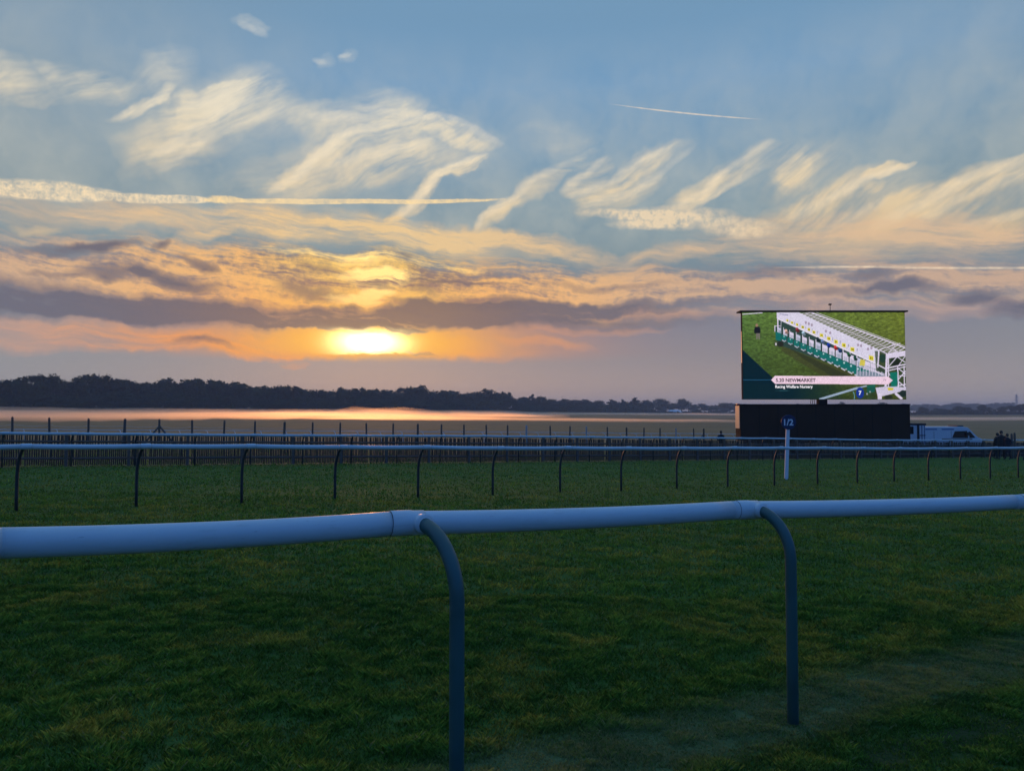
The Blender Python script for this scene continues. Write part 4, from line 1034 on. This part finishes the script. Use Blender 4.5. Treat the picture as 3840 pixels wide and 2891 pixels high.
# ------------------------------------------------------------------ people
M_SKIN = plain('skin', (0.42, 0.26, 0.19), 0.55, var=0.08)
M_HAIR = plain('dark_hair', (0.03, 0.022, 0.018), 0.6)
M_TROUSER = plain('dark_trousers', (0.020, 0.021, 0.026), 0.85)
M_SHOE = plain('black_shoes', (0.012, 0.012, 0.012), 0.6)
def person(loc, yaw, height, label, coat, lean=0.0, stride=0.10, hat=False, long_coat=False):
    s = height / 1.76
    J = {'pel': (0, 0, .96, .135, .105), 'sp': (0, -.01 * lean, 1.14, .135, .10), 'ch': (0, -.02 - .05 * lean, 1.34, .165, .115), 'nk': (0, -.02 - .08 * lean, 1.50, .058, .058),
         'hd': (0, -.045 - .10 * lean, 1.60, .080, .092), 'ht': (0, -.035 - .10 * lean, 1.70, .062, .075)}
    E_ = [('pel', 'sp'), ('sp', 'ch'), ('ch', 'nk'), ('nk', 'hd'), ('hd', 'ht')]
    for sg, nm in ((-1, 'l'), (1, 'r')):
        J.update({'hip' + nm: (sg * .10, 0, .90, .095, .095), 'kn' + nm: (sg * .12, -.02 + sg * stride * .3, .50, .066, .066), 'an' + nm: (sg * .13, .02 + sg * stride, .09, .045, .045), 'to' + nm: (sg * .15, -.16 + sg * stride, .035, .042, .035),
                  'sh' + nm: (sg * .19, -.02 - .05 * lean, 1.42, .066, .066), 'el' + nm: (sg * .265, .05, 1.14, .050, .050), 'wr' + nm: (sg * .20, -.09, .985, .040, .040), 'ha' + nm: (sg * .165, -.115, .955, .044, .034)})
        E_ += [('pel', 'hip' + nm), ('hip' + nm, 'kn' + nm), ('kn' + nm, 'an' + nm), ('an' + nm, 'to' + nm), ('ch', 'sh' + nm), ('sh' + nm, 'el' + nm), ('el' + nm, 'wr' + nm), ('wr' + nm, 'ha' + nm)]
    keys = list(J); me = bpy.data.meshes.new('body')
    me.from_pydata([tuple(c * s for c in J[k][:3]) for k in keys], [(keys.index(a), keys.index(b)) for a, b in E_], [])
    o = bpy.data.objects.new('tmp', me); COL.objects.link(o)
    mod = o.modifiers.new('skin', 'SKIN'); mod.branch_smoothing = 0.4
    for i, k in enumerate(keys):
        sv = me.skin_vertices[0].data[i]; sv.radius = (J[k][3] * s, J[k][4] * s); sv.use_root = (k == 'pel')
    sub = o.modifiers.new('sub', 'SUBSURF'); sub.levels = 2; sub.render_levels = 2
    dg = bpy.context.evaluated_depsgraph_get(); body = bpy.data.meshes.new_from_object(o.evaluated_get(dg)); bpy.data.objects.remove(o)
    body.materials.clear()
    for m in (M_SKIN, coat, M_TROUSER, M_SHOE): body.materials.append(m)
    for p in body.polygons:
        c = p.center / s
        p.material_index = 0 if c.z > 1.52 else (3 if c.z < 0.085 else (2 if c.z < (0.55 if long_coat else 0.90) and abs(c.x) < 0.28 and not (abs(c.x) > 0.17 and c.z > 0.84) else 1))
    body.shade_smooth()
    root = thing('person', label, 'person', loc, yaw)
    obj('body', body, None, root)
    hx = J['ht']
    cap = lathe([(0.072, -0.10), (0.092, -0.04), (0.098, 0.02), (0.085, 0.075), (0.05, 0.105), (0.01, 0.115)], 16, mtx=Matrix.Translation((0, (hx[1] + 0.018) * s, (hx[2] - 0.02) * s)) @ Matrix.Rotation(R(-18), 4, 'X') @ Matrix.Scale(s * 0.98, 4))
    obj('hair', cap, M_HAIR, root, smooth=True)
    fz = (J['hd'][2]) * s; fy = (J['hd'][1] - 0.088) * s
    obj('nose', lathe([(0.016, 0.0), (0.010, 0.02), (0.003, 0.036)], 8, mtx=Matrix.Translation((0, fy, fz - 0.012)) @ Matrix.Rotation(R(75), 4, 'X')), M_SKIN, root, smooth=True)
    coat_bm = bmesh.new()
    lowz = 0.52 if long_coat else 0.80
    ly = -.05 * lean
    prof = [(0.185, lowz), (0.175, 0.95), (0.165, 1.10), (0.178, 1.30), (0.165, 1.41), (0.11, 1.475), (0.075, 1.52)]
    rings = []
    for r_, z_ in prof:
        yy = ly * (z_ - 0.9) / 0.5 if z_ > 0.9 else 0
        rings.append([coat_bm.verts.new(((r_ * 1.12) * math.cos(a) * s, (yy + r_ * 0.78 * math.sin(a)) * s, z_ * s)) for a in np.linspace(0, 2 * math.pi, 21)[:-1]])
    for a, b in zip(rings[:-1], rings[1:]):
        for k in range(20): coat_bm.faces.new((a[k], a[(k + 1) % 20], b[(k + 1) % 20], b[k]))
    obj('coat', coat_bm, coat, root, smooth=True)
    if hat: obj('flat_cap', lathe([(0.088, 0), (0.112, 0.012), (0.115, 0.04), (0.09, 0.065), (0.02, 0.075)], 18, mtx=Matrix.Translation((0, (hx[1] - 0.012) * s, (hx[2] + 0.030) * s)) @ Matrix.Rotation(R(8), 4, 'X') @ Matrix.Scale(s, 4)), M_TROUSER, root, smooth=True)
    return root
M_COAT1 = plain('black_coat_cloth', (0.016, 0.016, 0.018), 0.9); M_COAT2 = plain('charcoal_coat_cloth', (0.024, 0.025, 0.028), 0.9); M_COAT3 = plain('dark_navy_coat_cloth', (0.014, 0.018, 0.030), 0.9)
def stand(u, vtop, d, *a, **k):
    B = on_ground(u, d); person(B, a[0], P(u, vtop, d).z - B.z, *a[1:], **k)
stand(2702, 1616, 50.0, 2.6, 'lone person in dark clothes standing left of the dark trailer', M_COAT1, stride=0.05)
stand(3728, 1624, 49.3, 0.9, 'stooping person in black, first of the group right of the white van', M_COAT1, lean=1.2, long_coat=True)
stand(3751, 1616, 49.7, -0.4, 'tallest person in dark clothes, in the middle of the group right of the van', M_COAT2, stride=0.06)
stand(3774, 1627, 49.0, -1.2, 'person in a long black coat, beside the two timber posts', M_COAT3, long_coat=True, stride=0.05)
stand(3842, 1640, 47.0, 1.4, 'person in dark clothes half cut off by the right edge', M_COAT1, stride=0.1)

# ------------------------------------------------------------------ trees
M_BARK = plain('tree_bark', (0.05, 0.042, 0.036), 0.95, var=0.3)
def leaf_material(name, c0, c1):
    m = bpy.data.materials.new(name); m.use_nodes = True; t = m.node_tree; t.nodes.clear()
    geo = t.nodes.new('ShaderNodeObjectInfo'); g2 = t.nodes.new('ShaderNodeNewGeometry')
    c = mixc(t, V(t, g2.outputs['Random Per Island']), c0, c1)
    c = mixc(t, V(t, geo.outputs['Random']) * 0.5, c, tuple(q * 0.7 for q in c1[:3]) + (1,))
    d = t.nodes.new('ShaderNodeBsdfDiffuse'); tr = t.nodes.new('ShaderNodeBsdfTranslucent'); t.links.new(c.s, d.inputs[0]); t.links.new(c.s, tr.inputs[0])
    mx = t.nodes.new('ShaderNodeMixShader'); mx.inputs[0].default_value = 0.2; t.links.new(d.outputs[0], mx.inputs[1]); t.links.new(tr.outputs[0], mx.inputs[2])
    o = t.nodes.new('ShaderNodeOutputMaterial'); t.links.new(mx.outputs[0], o.inputs[0])
    return m
M_LEAF = leaf_material('broadleaf_foliage', (0.018, 0.030, 0.014, 1), (0.050, 0.066, 0.026, 1))
def quads_mesh(name, C, Nn, size, r):
    """leaf clumps: randomly turned, slightly folded quads"""
    N = len(C); a = r.normal(size=(N, 3)); a -= (a * Nn).sum(1)[:, None] * Nn; a /= np.linalg.norm(a, axis=1)[:, None] + 1e-9
    b = np.cross(Nn, a); sz = (size * (0.55 + 0.9 * r.random(N)))[:, None]; k = (0.5 + 0.5 * r.random(N))[:, None]
    v = np.stack([C + a * sz, C + b * sz * k, C - a * sz * 0.9 + Nn * sz * 0.2, C - b * sz * k], 1)
    me = bpy.data.meshes.new(name); me.vertices.add(N * 4); me.vertices.foreach_set('co', v.reshape(-1))
    me.loops.add(N * 4); me.loops.foreach_set('vertex_index', np.arange(N * 4, dtype=np.int32)); me.polygons.add(N); me.polygons.foreach_set('loop_start', np.arange(0, N * 4, 4, dtype=np.int32)); me.update()
    return me
def crown_mesh(seed, kind):
    """a crown of unit height: lobes of leaf clumps with ragged outline and gaps"""
    r = np.random.default_rng(seed); C, Nn, S = [], [], []
    if kind == 'oak':      lobes = [(np.array([0.30 * math.cos(a) * q, 0.30 * math.sin(a) * q, z]), rad) for a, q, z, rad in [(r.random() * 6.28, 0.3 + r.random(), 0.38 + 0.40 * r.random(), 0.13 + 0.09 * r.random()) for _ in range(13)]] + [(np.array([r.normal() * 0.06, r.normal() * 0.06, 0.82]), 0.15), (np.array([r.normal() * 0.12, r.normal() * 0.1, 0.88]), 0.10)]
    elif kind == 'flat':   lobes = [(np.array([0.36 * math.cos(a) * q, 0.36 * math.sin(a) * q, z]), rad) for a, q, z, rad in [(r.random() * 6.28, 0.2 + 0.9 * r.random(), 0.62 + 0.26 * r.random(), 0.10 + 0.06 * r.random()) for _ in range(12)]] + [(np.array([r.normal() * 0.13, r.normal() * 0.13, 0.35 + 0.2 * r.random()]), 0.15) for _ in range(7)]
    elif kind == 'round':  lobes = [(np.array([0.22 * math.cos(a) * q, 0.22 * math.sin(a) * q, z]), rad) for a, q, z, rad in [(r.random() * 6.28, 0.3 + r.random(), 0.28 + 0.48 * r.random(), 0.15 + 0.07 * r.random()) for _ in range(12)]] + [(np.array([0, 0, 0.80]), 0.17)]
    else:                  lobes = [(np.array([0.12 * r.normal(), 0.12 * r.normal(), z]), 0.17 * (1.15 - z) + 0.03) for z in np.linspace(0.2, 0.93, 13)]
    for c, rad in lobes:
        n = int(2600 * rad * rad / 0.03 * 0.06) + 40
        d = r.normal(size=(n, 3)); d /= np.linalg.norm(d, axis=1)[:, None]
        q = rad * (0.45 + 0.62 * r.random(n) ** 0.5 + 0.10 * (r.random(n) < 0.08)) * (1 + 0.22 * np.sin(d[:, 0] * 5 + seed) * np.cos(d[:, 2] * 6 + c[0] * 20))
        C.append(c + d * q[:, None] * np.array([1.08, 1.08, 0.80])); Nn.append(d + 0.5 * r.normal(size=(n, 3))); S.append(np.full(n, 0.024))
        m = int(18 * rad / 0.15); d = r.normal(size=(m, 3)); C.append(c + d * rad * 0.28); Nn.append(d); S.append(np.full(m, 0.060))
    C = np.concatenate(C); Nn = np.concatenate(Nn); S = np.concatenate(S); Nn /= np.linalg.norm(Nn, axis=1)[:, None]
    C[:, 2] *= 1.0 / (C[:, 2].max() + 0.01)
    return quads_mesh('crown', C, Nn, S, r), lobes
def trunk_mesh(lobes, seed):
    bm = bmesh.new(); r = random.Random(seed)
    tube([Vector((0, 0, -0.03)), Vector((0.005, 0, 0.15)), Vector((-0.01, 0.01, 0.4)), Vector((0, 0, 0.66))], [0.030, 0.022, 0.017, 0.007], seg=8, bm=bm, up=Vector((0, 1, 0)))
    for c, rad in lobes[:9]:
        z = 0.18 + 0.35 * r.random(); a = Vector((0, 0, z)); b = Vector(c.tolist())
        tube([a, a.lerp(b, 0.5) + Vector((0, 0, -0.02)), b], [0.011, 0.008, 0.003], seg=6, bm=bm, up=Vector((0.3, 1, 0.1)))
    me = bpy.data.meshes.new('trunk'); bm.to_mesh(me); bm.free(); me.materials.append(M_BARK); return me
KINDS = {}
for i, kd in enumerate(['oak', 'flat', 'round', 'oak', 'flat', 'round', 'oak', 'tall']):
    cm, lb = crown_mesh(100 + i, kd); cm.materials.append(M_LEAF); KINDS.setdefault(kd, []).append((cm, trunk_mesh(lb, i)))
n_tree = [0]
def tree(u, vtop, d, width_px, kind, label, group=None, low=0.0):
    """a tree whose top reaches photo row vtop at column u"""
    X = (u - CX) / FPX * d; B = Vector((X, d, gz(X, d))); h = P(u, vtop, d).z - B.z
    w = width_px / FPX * d
    cm, tm = random.choice(KINDS[kind]); n_tree[0] += 1
    root = thing('broadleaf_tree', label, 'tree', B, random.uniform(0, 6.28), group)
    span = {'oak': 0.80, 'flat': 0.88, 'round': 0.68, 'tall': 0.45}[kind]
    for nm, me in (('crown', cm), ('trunk', tm)):
        o = obj(nm, me, None, root); o.scale = (w / span, w / span, h)
    return root
def wood_d(u): return float(np.interp((u - CX) / FPX, [a for a, _ in WOOD_D], [b for _, b in WOOD_D]))
GW = 'trees of the long wood beyond the mist'
LW = 'dark tree deep in the long wood, seen only through gaps between the front trees'
SKY = [(-900, 1405), (-800, 1396), (-700, 1410), (-600, 1402), (-500, 1414), (-400, 1408), (-310, 1398), (-230, 1412), (-150, 1415), (-60, 1420), (5, 1424), (45, 1424), (85, 1411), (128, 1428), (168, 1400), (215, 1409), (258, 1428), (298, 1434), (343, 1400), (392, 1421), (440, 1417), (484, 1425), (530, 1432), (572, 1433), (624, 1416), (668, 1430), (705, 1421), (742, 1417),
       (795, 1431), (838, 1426), (880, 1430), (925, 1437), (962, 1448), (1003, 1444), (1050, 1442), (1092, 1444), (1135, 1456), (1180, 1458), (1222, 1460), (1286, 1450), (1340, 1452), (1392, 1460), (1430, 1457), (1475, 1459), (1520, 1466), (1545, 1449), (1582, 1443), (1622, 1462), (1668, 1463), (1705, 1464), (1748, 1471), (1790, 1466), (1832, 1457), (1872, 1468), (1903, 1469), (1952, 1488), (1992, 1478), (2030, 1483), (2070, 1494), (2110, 1495), (2152, 1497), (2195, 1496), (2245, 1499), (2292, 1497), (2340, 1498), (2382, 1490), (2420, 1499)]
SPECIAL = {85: 'broad round-topped tree near the left edge of the wood', 168: 'tall flat-topped tree standing highest in the left of the wood', 343: 'tall open-crowned tree rising above its neighbours in the left wood', 624: 'square-headed tree rising left of the dip in the wood',
           742: 'tree with a jutting right branch at the end of the tall left wood', 1545: 'narrow tree touching the tallest crown at the middle of the wood', 1582: 'tallest round crown in the middle of the wood', 1832: 'domed tree where the wood starts to fall away to the right',
           1992: 'pointed tree on the falling right part of the wood', 2030: 'small round tree just right of the pointed one', 2382: 'spiky tree on the low far stretch of the wood'}
SHORT = {-21: 'picture edge at the left', 85: 'broad round-topped tree', 168: 'tall flat-topped tree', 343: 'tall open-crowned tree', 624: 'square-headed tree', 742: 'tree with the jutting branch', 1545: 'narrow tree by the tallest crown', 1582: 'tallest middle crown',
         1832: 'domed tree', 1992: 'pointed tree', 2030: 'small round tree', 2382: 'far spiky tree'}
ORD = ['first', 'second', 'third', 'fourth', 'fifth', 'sixth', 'seventh', 'eighth', 'ninth', 'tenth', 'eleventh', 'twelfth', 'thirteenth', 'fourteenth', 'fifteenth', 'sixteenth', 'seventeenth', 'eighteenth', 'nineteenth', 'twentieth'] + ['far'] * 30
COUNT = {}
def place_in_line(row):
    COUNT[row] = COUNT.get(row, 0) + 1
    return ORD[COUNT[row] - 1] + ' ' + row
def place_in_wood(u, row):
    if u < -20: return 'dark tree of the wood going on beyond the left edge of the picture'
    ref = max(k for k in SHORT if k < u); COUNT[(ref, row)] = COUNT.get((ref, row), 0) + 1
    return '%s %s right of the %s' % (ORD[COUNT[(ref, row)] - 1], row, SHORT[ref])
for u, v in SKY:
    d = wood_d(u) + random.uniform(-6, 10)
    kd = {85: 'oak', 168: 'flat', 343: 'flat', 624: 'oak', 742: 'flat', 1545: 'flat', 1582: 'round', 1832: 'oak', 1992: 'tall', 2030: 'round', 2382: 'tall'}.get(u) or random.choice(['oak', 'oak', 'flat', 'round'])
    if u > 2080 and u != 2382: kd = random.choice(['oak', 'round', 'tall'])
    wd = (112 if u < 1000 else 88 if u < 1900 else 60) * random.uniform(0.85, 1.15) * (0.6 if kd == 'tall' else 1)
    tree(u, v, d, wd, kd, SPECIAL.get(u) or place_in_wood(u, 'skyline tree of the wood'), GW)
# fill rows: lower trees before and behind, so that the wood is solid
u = -900
while u < 2440:
    top = lerp_table(SKY, u); base = 1545 - (0 - 0)
    for row in (0, 1):
        d = wood_d(u) + (-14 if row == 0 else 22) + random.uniform(-5, 5)
        X = (u - CX) / FPX * d; H = EYE.z - gz(X, d); vb = 1545 + H / d * FPX
        fr = random.uniform(0.42, 0.66) if row == 0 else random.uniform(0.80, 0.93)
        tree(u + random.uniform(-14, 14), vb + (top - vb) * fr, d, (92 if u < 1900 else 60) * random.uniform(0.9, 1.25), random.choice(['round', 'oak']), place_in_wood(u, 'low front tree of the wood' if row == 0 else 'half-hidden rear tree of the wood'), GW)
    u += random.uniform(50, 66) if u < 1900 else random.uniform(38, 50)
# the far end of the wood and the trees by the field
for u, v, w, kd, lab in ((2480, 1492, 64, 'round', 'round tree at the right end of the long wood'), (2520, 1511, 60, 'oak', None), (2556, 1494, 68, 'round', 'lone dome-shaped tree standing clear right of the wood'), (2598, 1516, 50, 'oak', None), (2640, 1512, 60, 'flat', 'flat-headed tree between the lone dome and the trailer'),
                         (2676, 1518, 44, 'oak', None), (2712, 1508, 66, 'round', 'low rounded tree hard against the left end of the trailer'), (2752, 1510, 60, 'oak', None), (2800, 1514, 60, 'oak', None), (2860, 1516, 66, 'oak', None), (2930, 1516, 66, 'oak', None), (2992, 1513, 40, 'oak', None), (3060, 1517, 70, 'oak', None), (3157, 1506, 38, 'round', 'small round treetop seen in the gap under the screen'), (3230, 1517, 70, 'oak', None), (3310, 1508, 66, 'round', 'low treetop under the right half of the screen'), (3380, 1517, 60, 'oak', None)):
    tree(u, v, 985 + random.uniform(-15, 25), w, kd, lab or place_in_line('hazy low tree in the distant line, counted rightwards from the long wood'), GW if lab else 'distant low trees behind the trailer')
for u, v, w in ((2330, 1542, 60), (2375, 1534, 44), (2430, 1540, 50), (2482, 1531, 40), (2560, 1542, 60), (2610, 1532, 46), (2690, 1540, 70)):
    tree(u, v, 930, w, 'round', place_in_line('low bush under the right end of the wood, counted from the left'), 'bushes under the wood end')
for u, v, w, kd, lab in ((3455, 1525, 46, 'round', 'domed dark tree just right of the trailer'), (3520, 1530, 60, 'oak', 'broad low tree behind the white box body'), (3592, 1522, 66, 'oak', 'wide dark tree standing above the white van'), (3622, 1526, 40, 'flat', 'spreading tree right of the wide one above the van'),
                         (3682, 1516, 36, 'round', 'tall dark tree above the van windscreen'), (3655, 1536, 50, 'oak', 'low tree at the left foot of the tall dark one'), (3714, 1527, 26, 'tall', 'small narrow tree above the gap before the people'), (3757, 1523, 34, 'round', 'dark tree above the group of people'), (3735, 1540, 50, 'oak', 'low tree over the group of people'),
                         (3796, 1520, 40, 'oak', 'dark tree left of the lattice mast'), (3832, 1514, 54, 'oak', 'tall dark tree at the right edge of the picture'), (3880, 1516, 60, 'oak', 'outermost dark tree of the hedge'), (3560, 1540, 60, 'round', 'hedge tree low behind the van'), (3490, 1541, 60, 'round', 'hedge tree low behind the box body'), (3780, 1540, 60, 'round', 'hedge tree low behind the timber posts')):
    tree(u, v, 745 + random.uniform(-8, 8), w, kd, lab, 'dark hedgerow trees on the right')
u = 3400
while u < 3960:
    tree(u, 1511 + random.uniform(-4, 5), 1550 + random.uniform(-40, 60), 64, random.choice(['oak', 'round']), place_in_line('pale hazy tree of the farthest wood, counted rightwards from the trailer'), 'farthest hazy wood'); u += random.uniform(28, 40)
def understorey():
    r = np.random.default_rng(5); C = []
    for k in range(27000):
        u = r.uniform(-900, 2460) if k < 22500 else r.uniform(2460, 3950)
        d = wood_d(u) - 16 + r.uniform(-3, 30) if u < 3400 else 738 + r.uniform(-3, 3)
        X = (u - CX) / FPX * d; C.append((X, d, r.random() ** 1.6 * (5.0 if u < 2460 else 2.6) + 0.1))
    C = np.array(C); C[:, 2] += ground_z(C[:, 0], C[:, 1]); n = r.normal(size=C.shape); n /= np.linalg.norm(n, axis=1)[:, None]
    me = quads_mesh('woodland_edge', C, n, np.full(len(C), 0.9) * C[:, 1] / 500, r); me.materials.append(M_LEAF)
    obj('woodland_edge', me, None, kind='stuff', label='dark undergrowth along the foot of the wood', cat='undergrowth')
understorey()

# ------------------------------------------------------------------ far small things
def mast():
    d = 1500.0; B = on_ground(3812, d); h = P(3812, 1479, d).z - B.z
    root = thing('lattice_mast', 'thin lattice mast on the skyline near the right edge', 'mast', B)
    bm = bmesh.new(); w = 2.6
    lv = np.linspace(0, 1, 9)
    def c(k, s): q = w * (1 - 0.75 * s) ; return Vector((q * (1 if k in (0, 1) else -1), q * (1 if k in (1, 2) else -1), h * s))
    for k in range(4):
        tube([c(k, 0), c(k, 1)], 0.30, seg=4, bm=bm)
        for a, b in zip(lv[:-1], lv[1:]): tube([c(k, a), c((k + 1) % 4, b)], 0.18, seg=4, bm=bm); tube([c((k + 1) % 4, a), c(k, b)], 0.18, seg=4, bm=bm)
    obj('lattice', bm, M_RIM, root)
    for s, l in ((0.72, 6), (0.86, 5)): obj('cross_arm', tube([Vector((-l, 0, h * s)), Vector((l, 0, h * s))], 0.35, seg=5, up=Vector((0, 1, 0))), M_RIM, root)
mast()
def hut():
    d = 900.0; B = on_ground(2528, d)
    root = thing('marquee', 'small white marquee roof below the lone dome-shaped tree', 'marquee', B)
    w, l = 9.0, 4.5; zt = P(2528, 1537, d).z - B.z; ze = max(1.5, zt - 3.0)
    obj('wall', boxm(-w, -l, -0.5, w, l, ze), M_WHITE, root)
    bm = bmesh.new(); e = [bm.verts.new(p) for p in ((-w * 1.03, -l * 1.05, ze + 0.01), (w * 1.03, -l * 1.05, ze + 0.01), (w * 1.03, l * 1.05, ze + 0.01), (-w * 1.03, l * 1.05, ze + 0.01), (-w * 0.6, 0, zt), (w * 0.6, 0, zt))]
    for f_ in ((0, 1, 5, 4), (2, 3, 4, 5), (1, 2, 5), (3, 0, 4), (3, 2, 1, 0)): bm.faces.new([e[k] for k in f_])
    obj('roof', bm, M_WHITE, root)
hut()

# ------------------------------------------------------------------ ground mist and air
def vol_mat(name, density, col, aniso):
    m = bpy.data.materials.new(name); m.use_nodes = True; t = m.node_tree; t.nodes.clear()
    pv = t.nodes.new('ShaderNodeVolumePrincipled'); pv.inputs['Color'].default_value = col; pv.inputs['Density'].default_value = density; pv.inputs['Anisotropy'].default_value = aniso
    pv.inputs['Density Attribute'].default_value = ''
    o = t.nodes.new('ShaderNodeOutputMaterial'); t.links.new(pv.outputs[0], o.inputs['Volume'])
    return m
def mist(label, near, far, th, density, seed, nu=56, ns=26, aniso=0.84, rag=0.25):
    """a closed sheet of mist lying on the ground between two depths, thinning out at all its edges"""
    us = np.linspace(near[0][0], near[-1][0], nu); S = np.linspace(0, 1, ns)
    U, SS = np.meshgrid(us, S, indexing='ij')
    Yn = np.interp(U, [a for a, _ in near], [b for _, b in near]); Yf = np.interp(U, [a for a, _ in far], [b for _, b in far])
    Y = Yn + (Yf - Yn) * SS + (fbm(U * 22, SS * 3, seed) - 0.5) * rag * (Yf - Yn) * (1 - SS)
    X = U * Y; G = ground_z(X, Y)
    e = np.clip((U - us[0]) / 0.10, 0, 1) * np.clip((us[-1] - U) / 0.10, 0, 1); e = e * e * (3 - 2 * e)
    sh = np.clip(SS / 0.45, 0, 1) ** 0.8 * np.clip((1 - SS) / 0.06, 0, 1) ** 0.5
    T = np.interp(U, [a for a, _ in th], [b for _, b in th]) if isinstance(th, list) else th
    top = G + 0.02 + T * e * sh * (0.65 + 0.7 * fbm(U * 14 + 7, SS * 5, seed + 9))
    bot = G - 0.6
    v = np.concatenate([np.stack([X, Y, top], -1).reshape(-1, 3), np.stack([X, Y, bot], -1).reshape(-1, 3)])
    i = np.arange(nu * ns).reshape(nu, ns); o = nu * ns
    f = [(i[a, b], i[a + 1, b], i[a + 1, b + 1], i[a, b + 1]) for a in range(nu - 1) for b in range(ns - 1)]
    f += [(o + i[a, b], o + i[a, b + 1], o + i[a + 1, b + 1], o + i[a + 1, b]) for a in range(nu - 1) for b in range(ns - 1)]
    for b in range(ns - 1): f += [(i[0, b], i[0, b + 1], o + i[0, b + 1], o + i[0, b]), (i[-1, b + 1], i[-1, b], o + i[-1, b], o + i[-1, b + 1])]
    for a in range(nu - 1): f += [(i[a + 1, 0], i[a, 0], o + i[a, 0], o + i[a + 1, 0]), (i[a, -1], i[a + 1, -1], o + i[a + 1, -1], o + i[a, -1])]
    me = bpy.data.meshes.new('mist'); me.from_pydata(v.tolist(), [], [tuple(int(q) for q in k) for k in f]); me.update()
    obj('mist', me, vol_mat('mist_air', density, (0.97, 0.95, 0.93, 1), aniso), kind='stuff', label=label, cat='mist')
far_main = [(a, b - 20) for a, b in WOOD_D]
N_MAIN = [(-1.0, 125), (-0.71, 140), (-0.45, 172), (-0.2, 235), (0.08, 330)]
mist('broad band of low mist along the foot of the wood', N_MAIN, far_main, 1.15, 0.034, 4)
mist('thinner veil over the broad band of low mist', [(a, b + 25) for a, b in N_MAIN], far_main, 2.4, 0.006, 54)
mist('bright line of mist in front of the far end of the wood', [(-0.10, 470), (0.0, 520), (0.3, 720), (0.5, 760)], far_main, 1.4, 0.022, 14, rag=0.1)
mist('streak of mist on the field in the middle distance', [(-0.30, 205), (0.0, 225), (0.35, 240)], [(-0.30, 262), (0.0, 285), (0.35, 305)], 0.55, 0.035, 24)
mist('streak of mist over the field right of the trailer', [(0.45, 300), (0.7, 320), (1.0, 330)], [(0.45, 420), (0.7, 430), (1.0, 440)], 0.7, 0.040, 34)
HN, HF = [(-0.31, 300), (-0.2, 320), (-0.03, 350)], [(-0.31, 400), (-0.2, 425), (-0.03, 460)]
mist('hump of mist glowing under the sun', HN, HF, [(-0.31, 0.5), (-0.23, 2.2), (-0.19, 2.9), (-0.15, 2.2), (-0.03, 0.5)], 0.006, 44, rag=0.4)
mist('faint plume of mist rising under the sun', HN, HF, [(-0.31, 0.5), (-0.22, 3.8), (-0.19, 3.2), (-0.155, 4.0), (-0.03, 0.5)], 0.0035, 64, rag=0.4)

hz = bmesh.new(); box(hz, -3660, -3660, EYE.z - 12, 3660, 3680, 44)
obj('haze', hz, vol_mat('evening_haze', 0.00032, (0.82, 0.90, 1.0, 1), 0.0), kind='stuff', label='thin evening haze over the whole course', cat='haze')
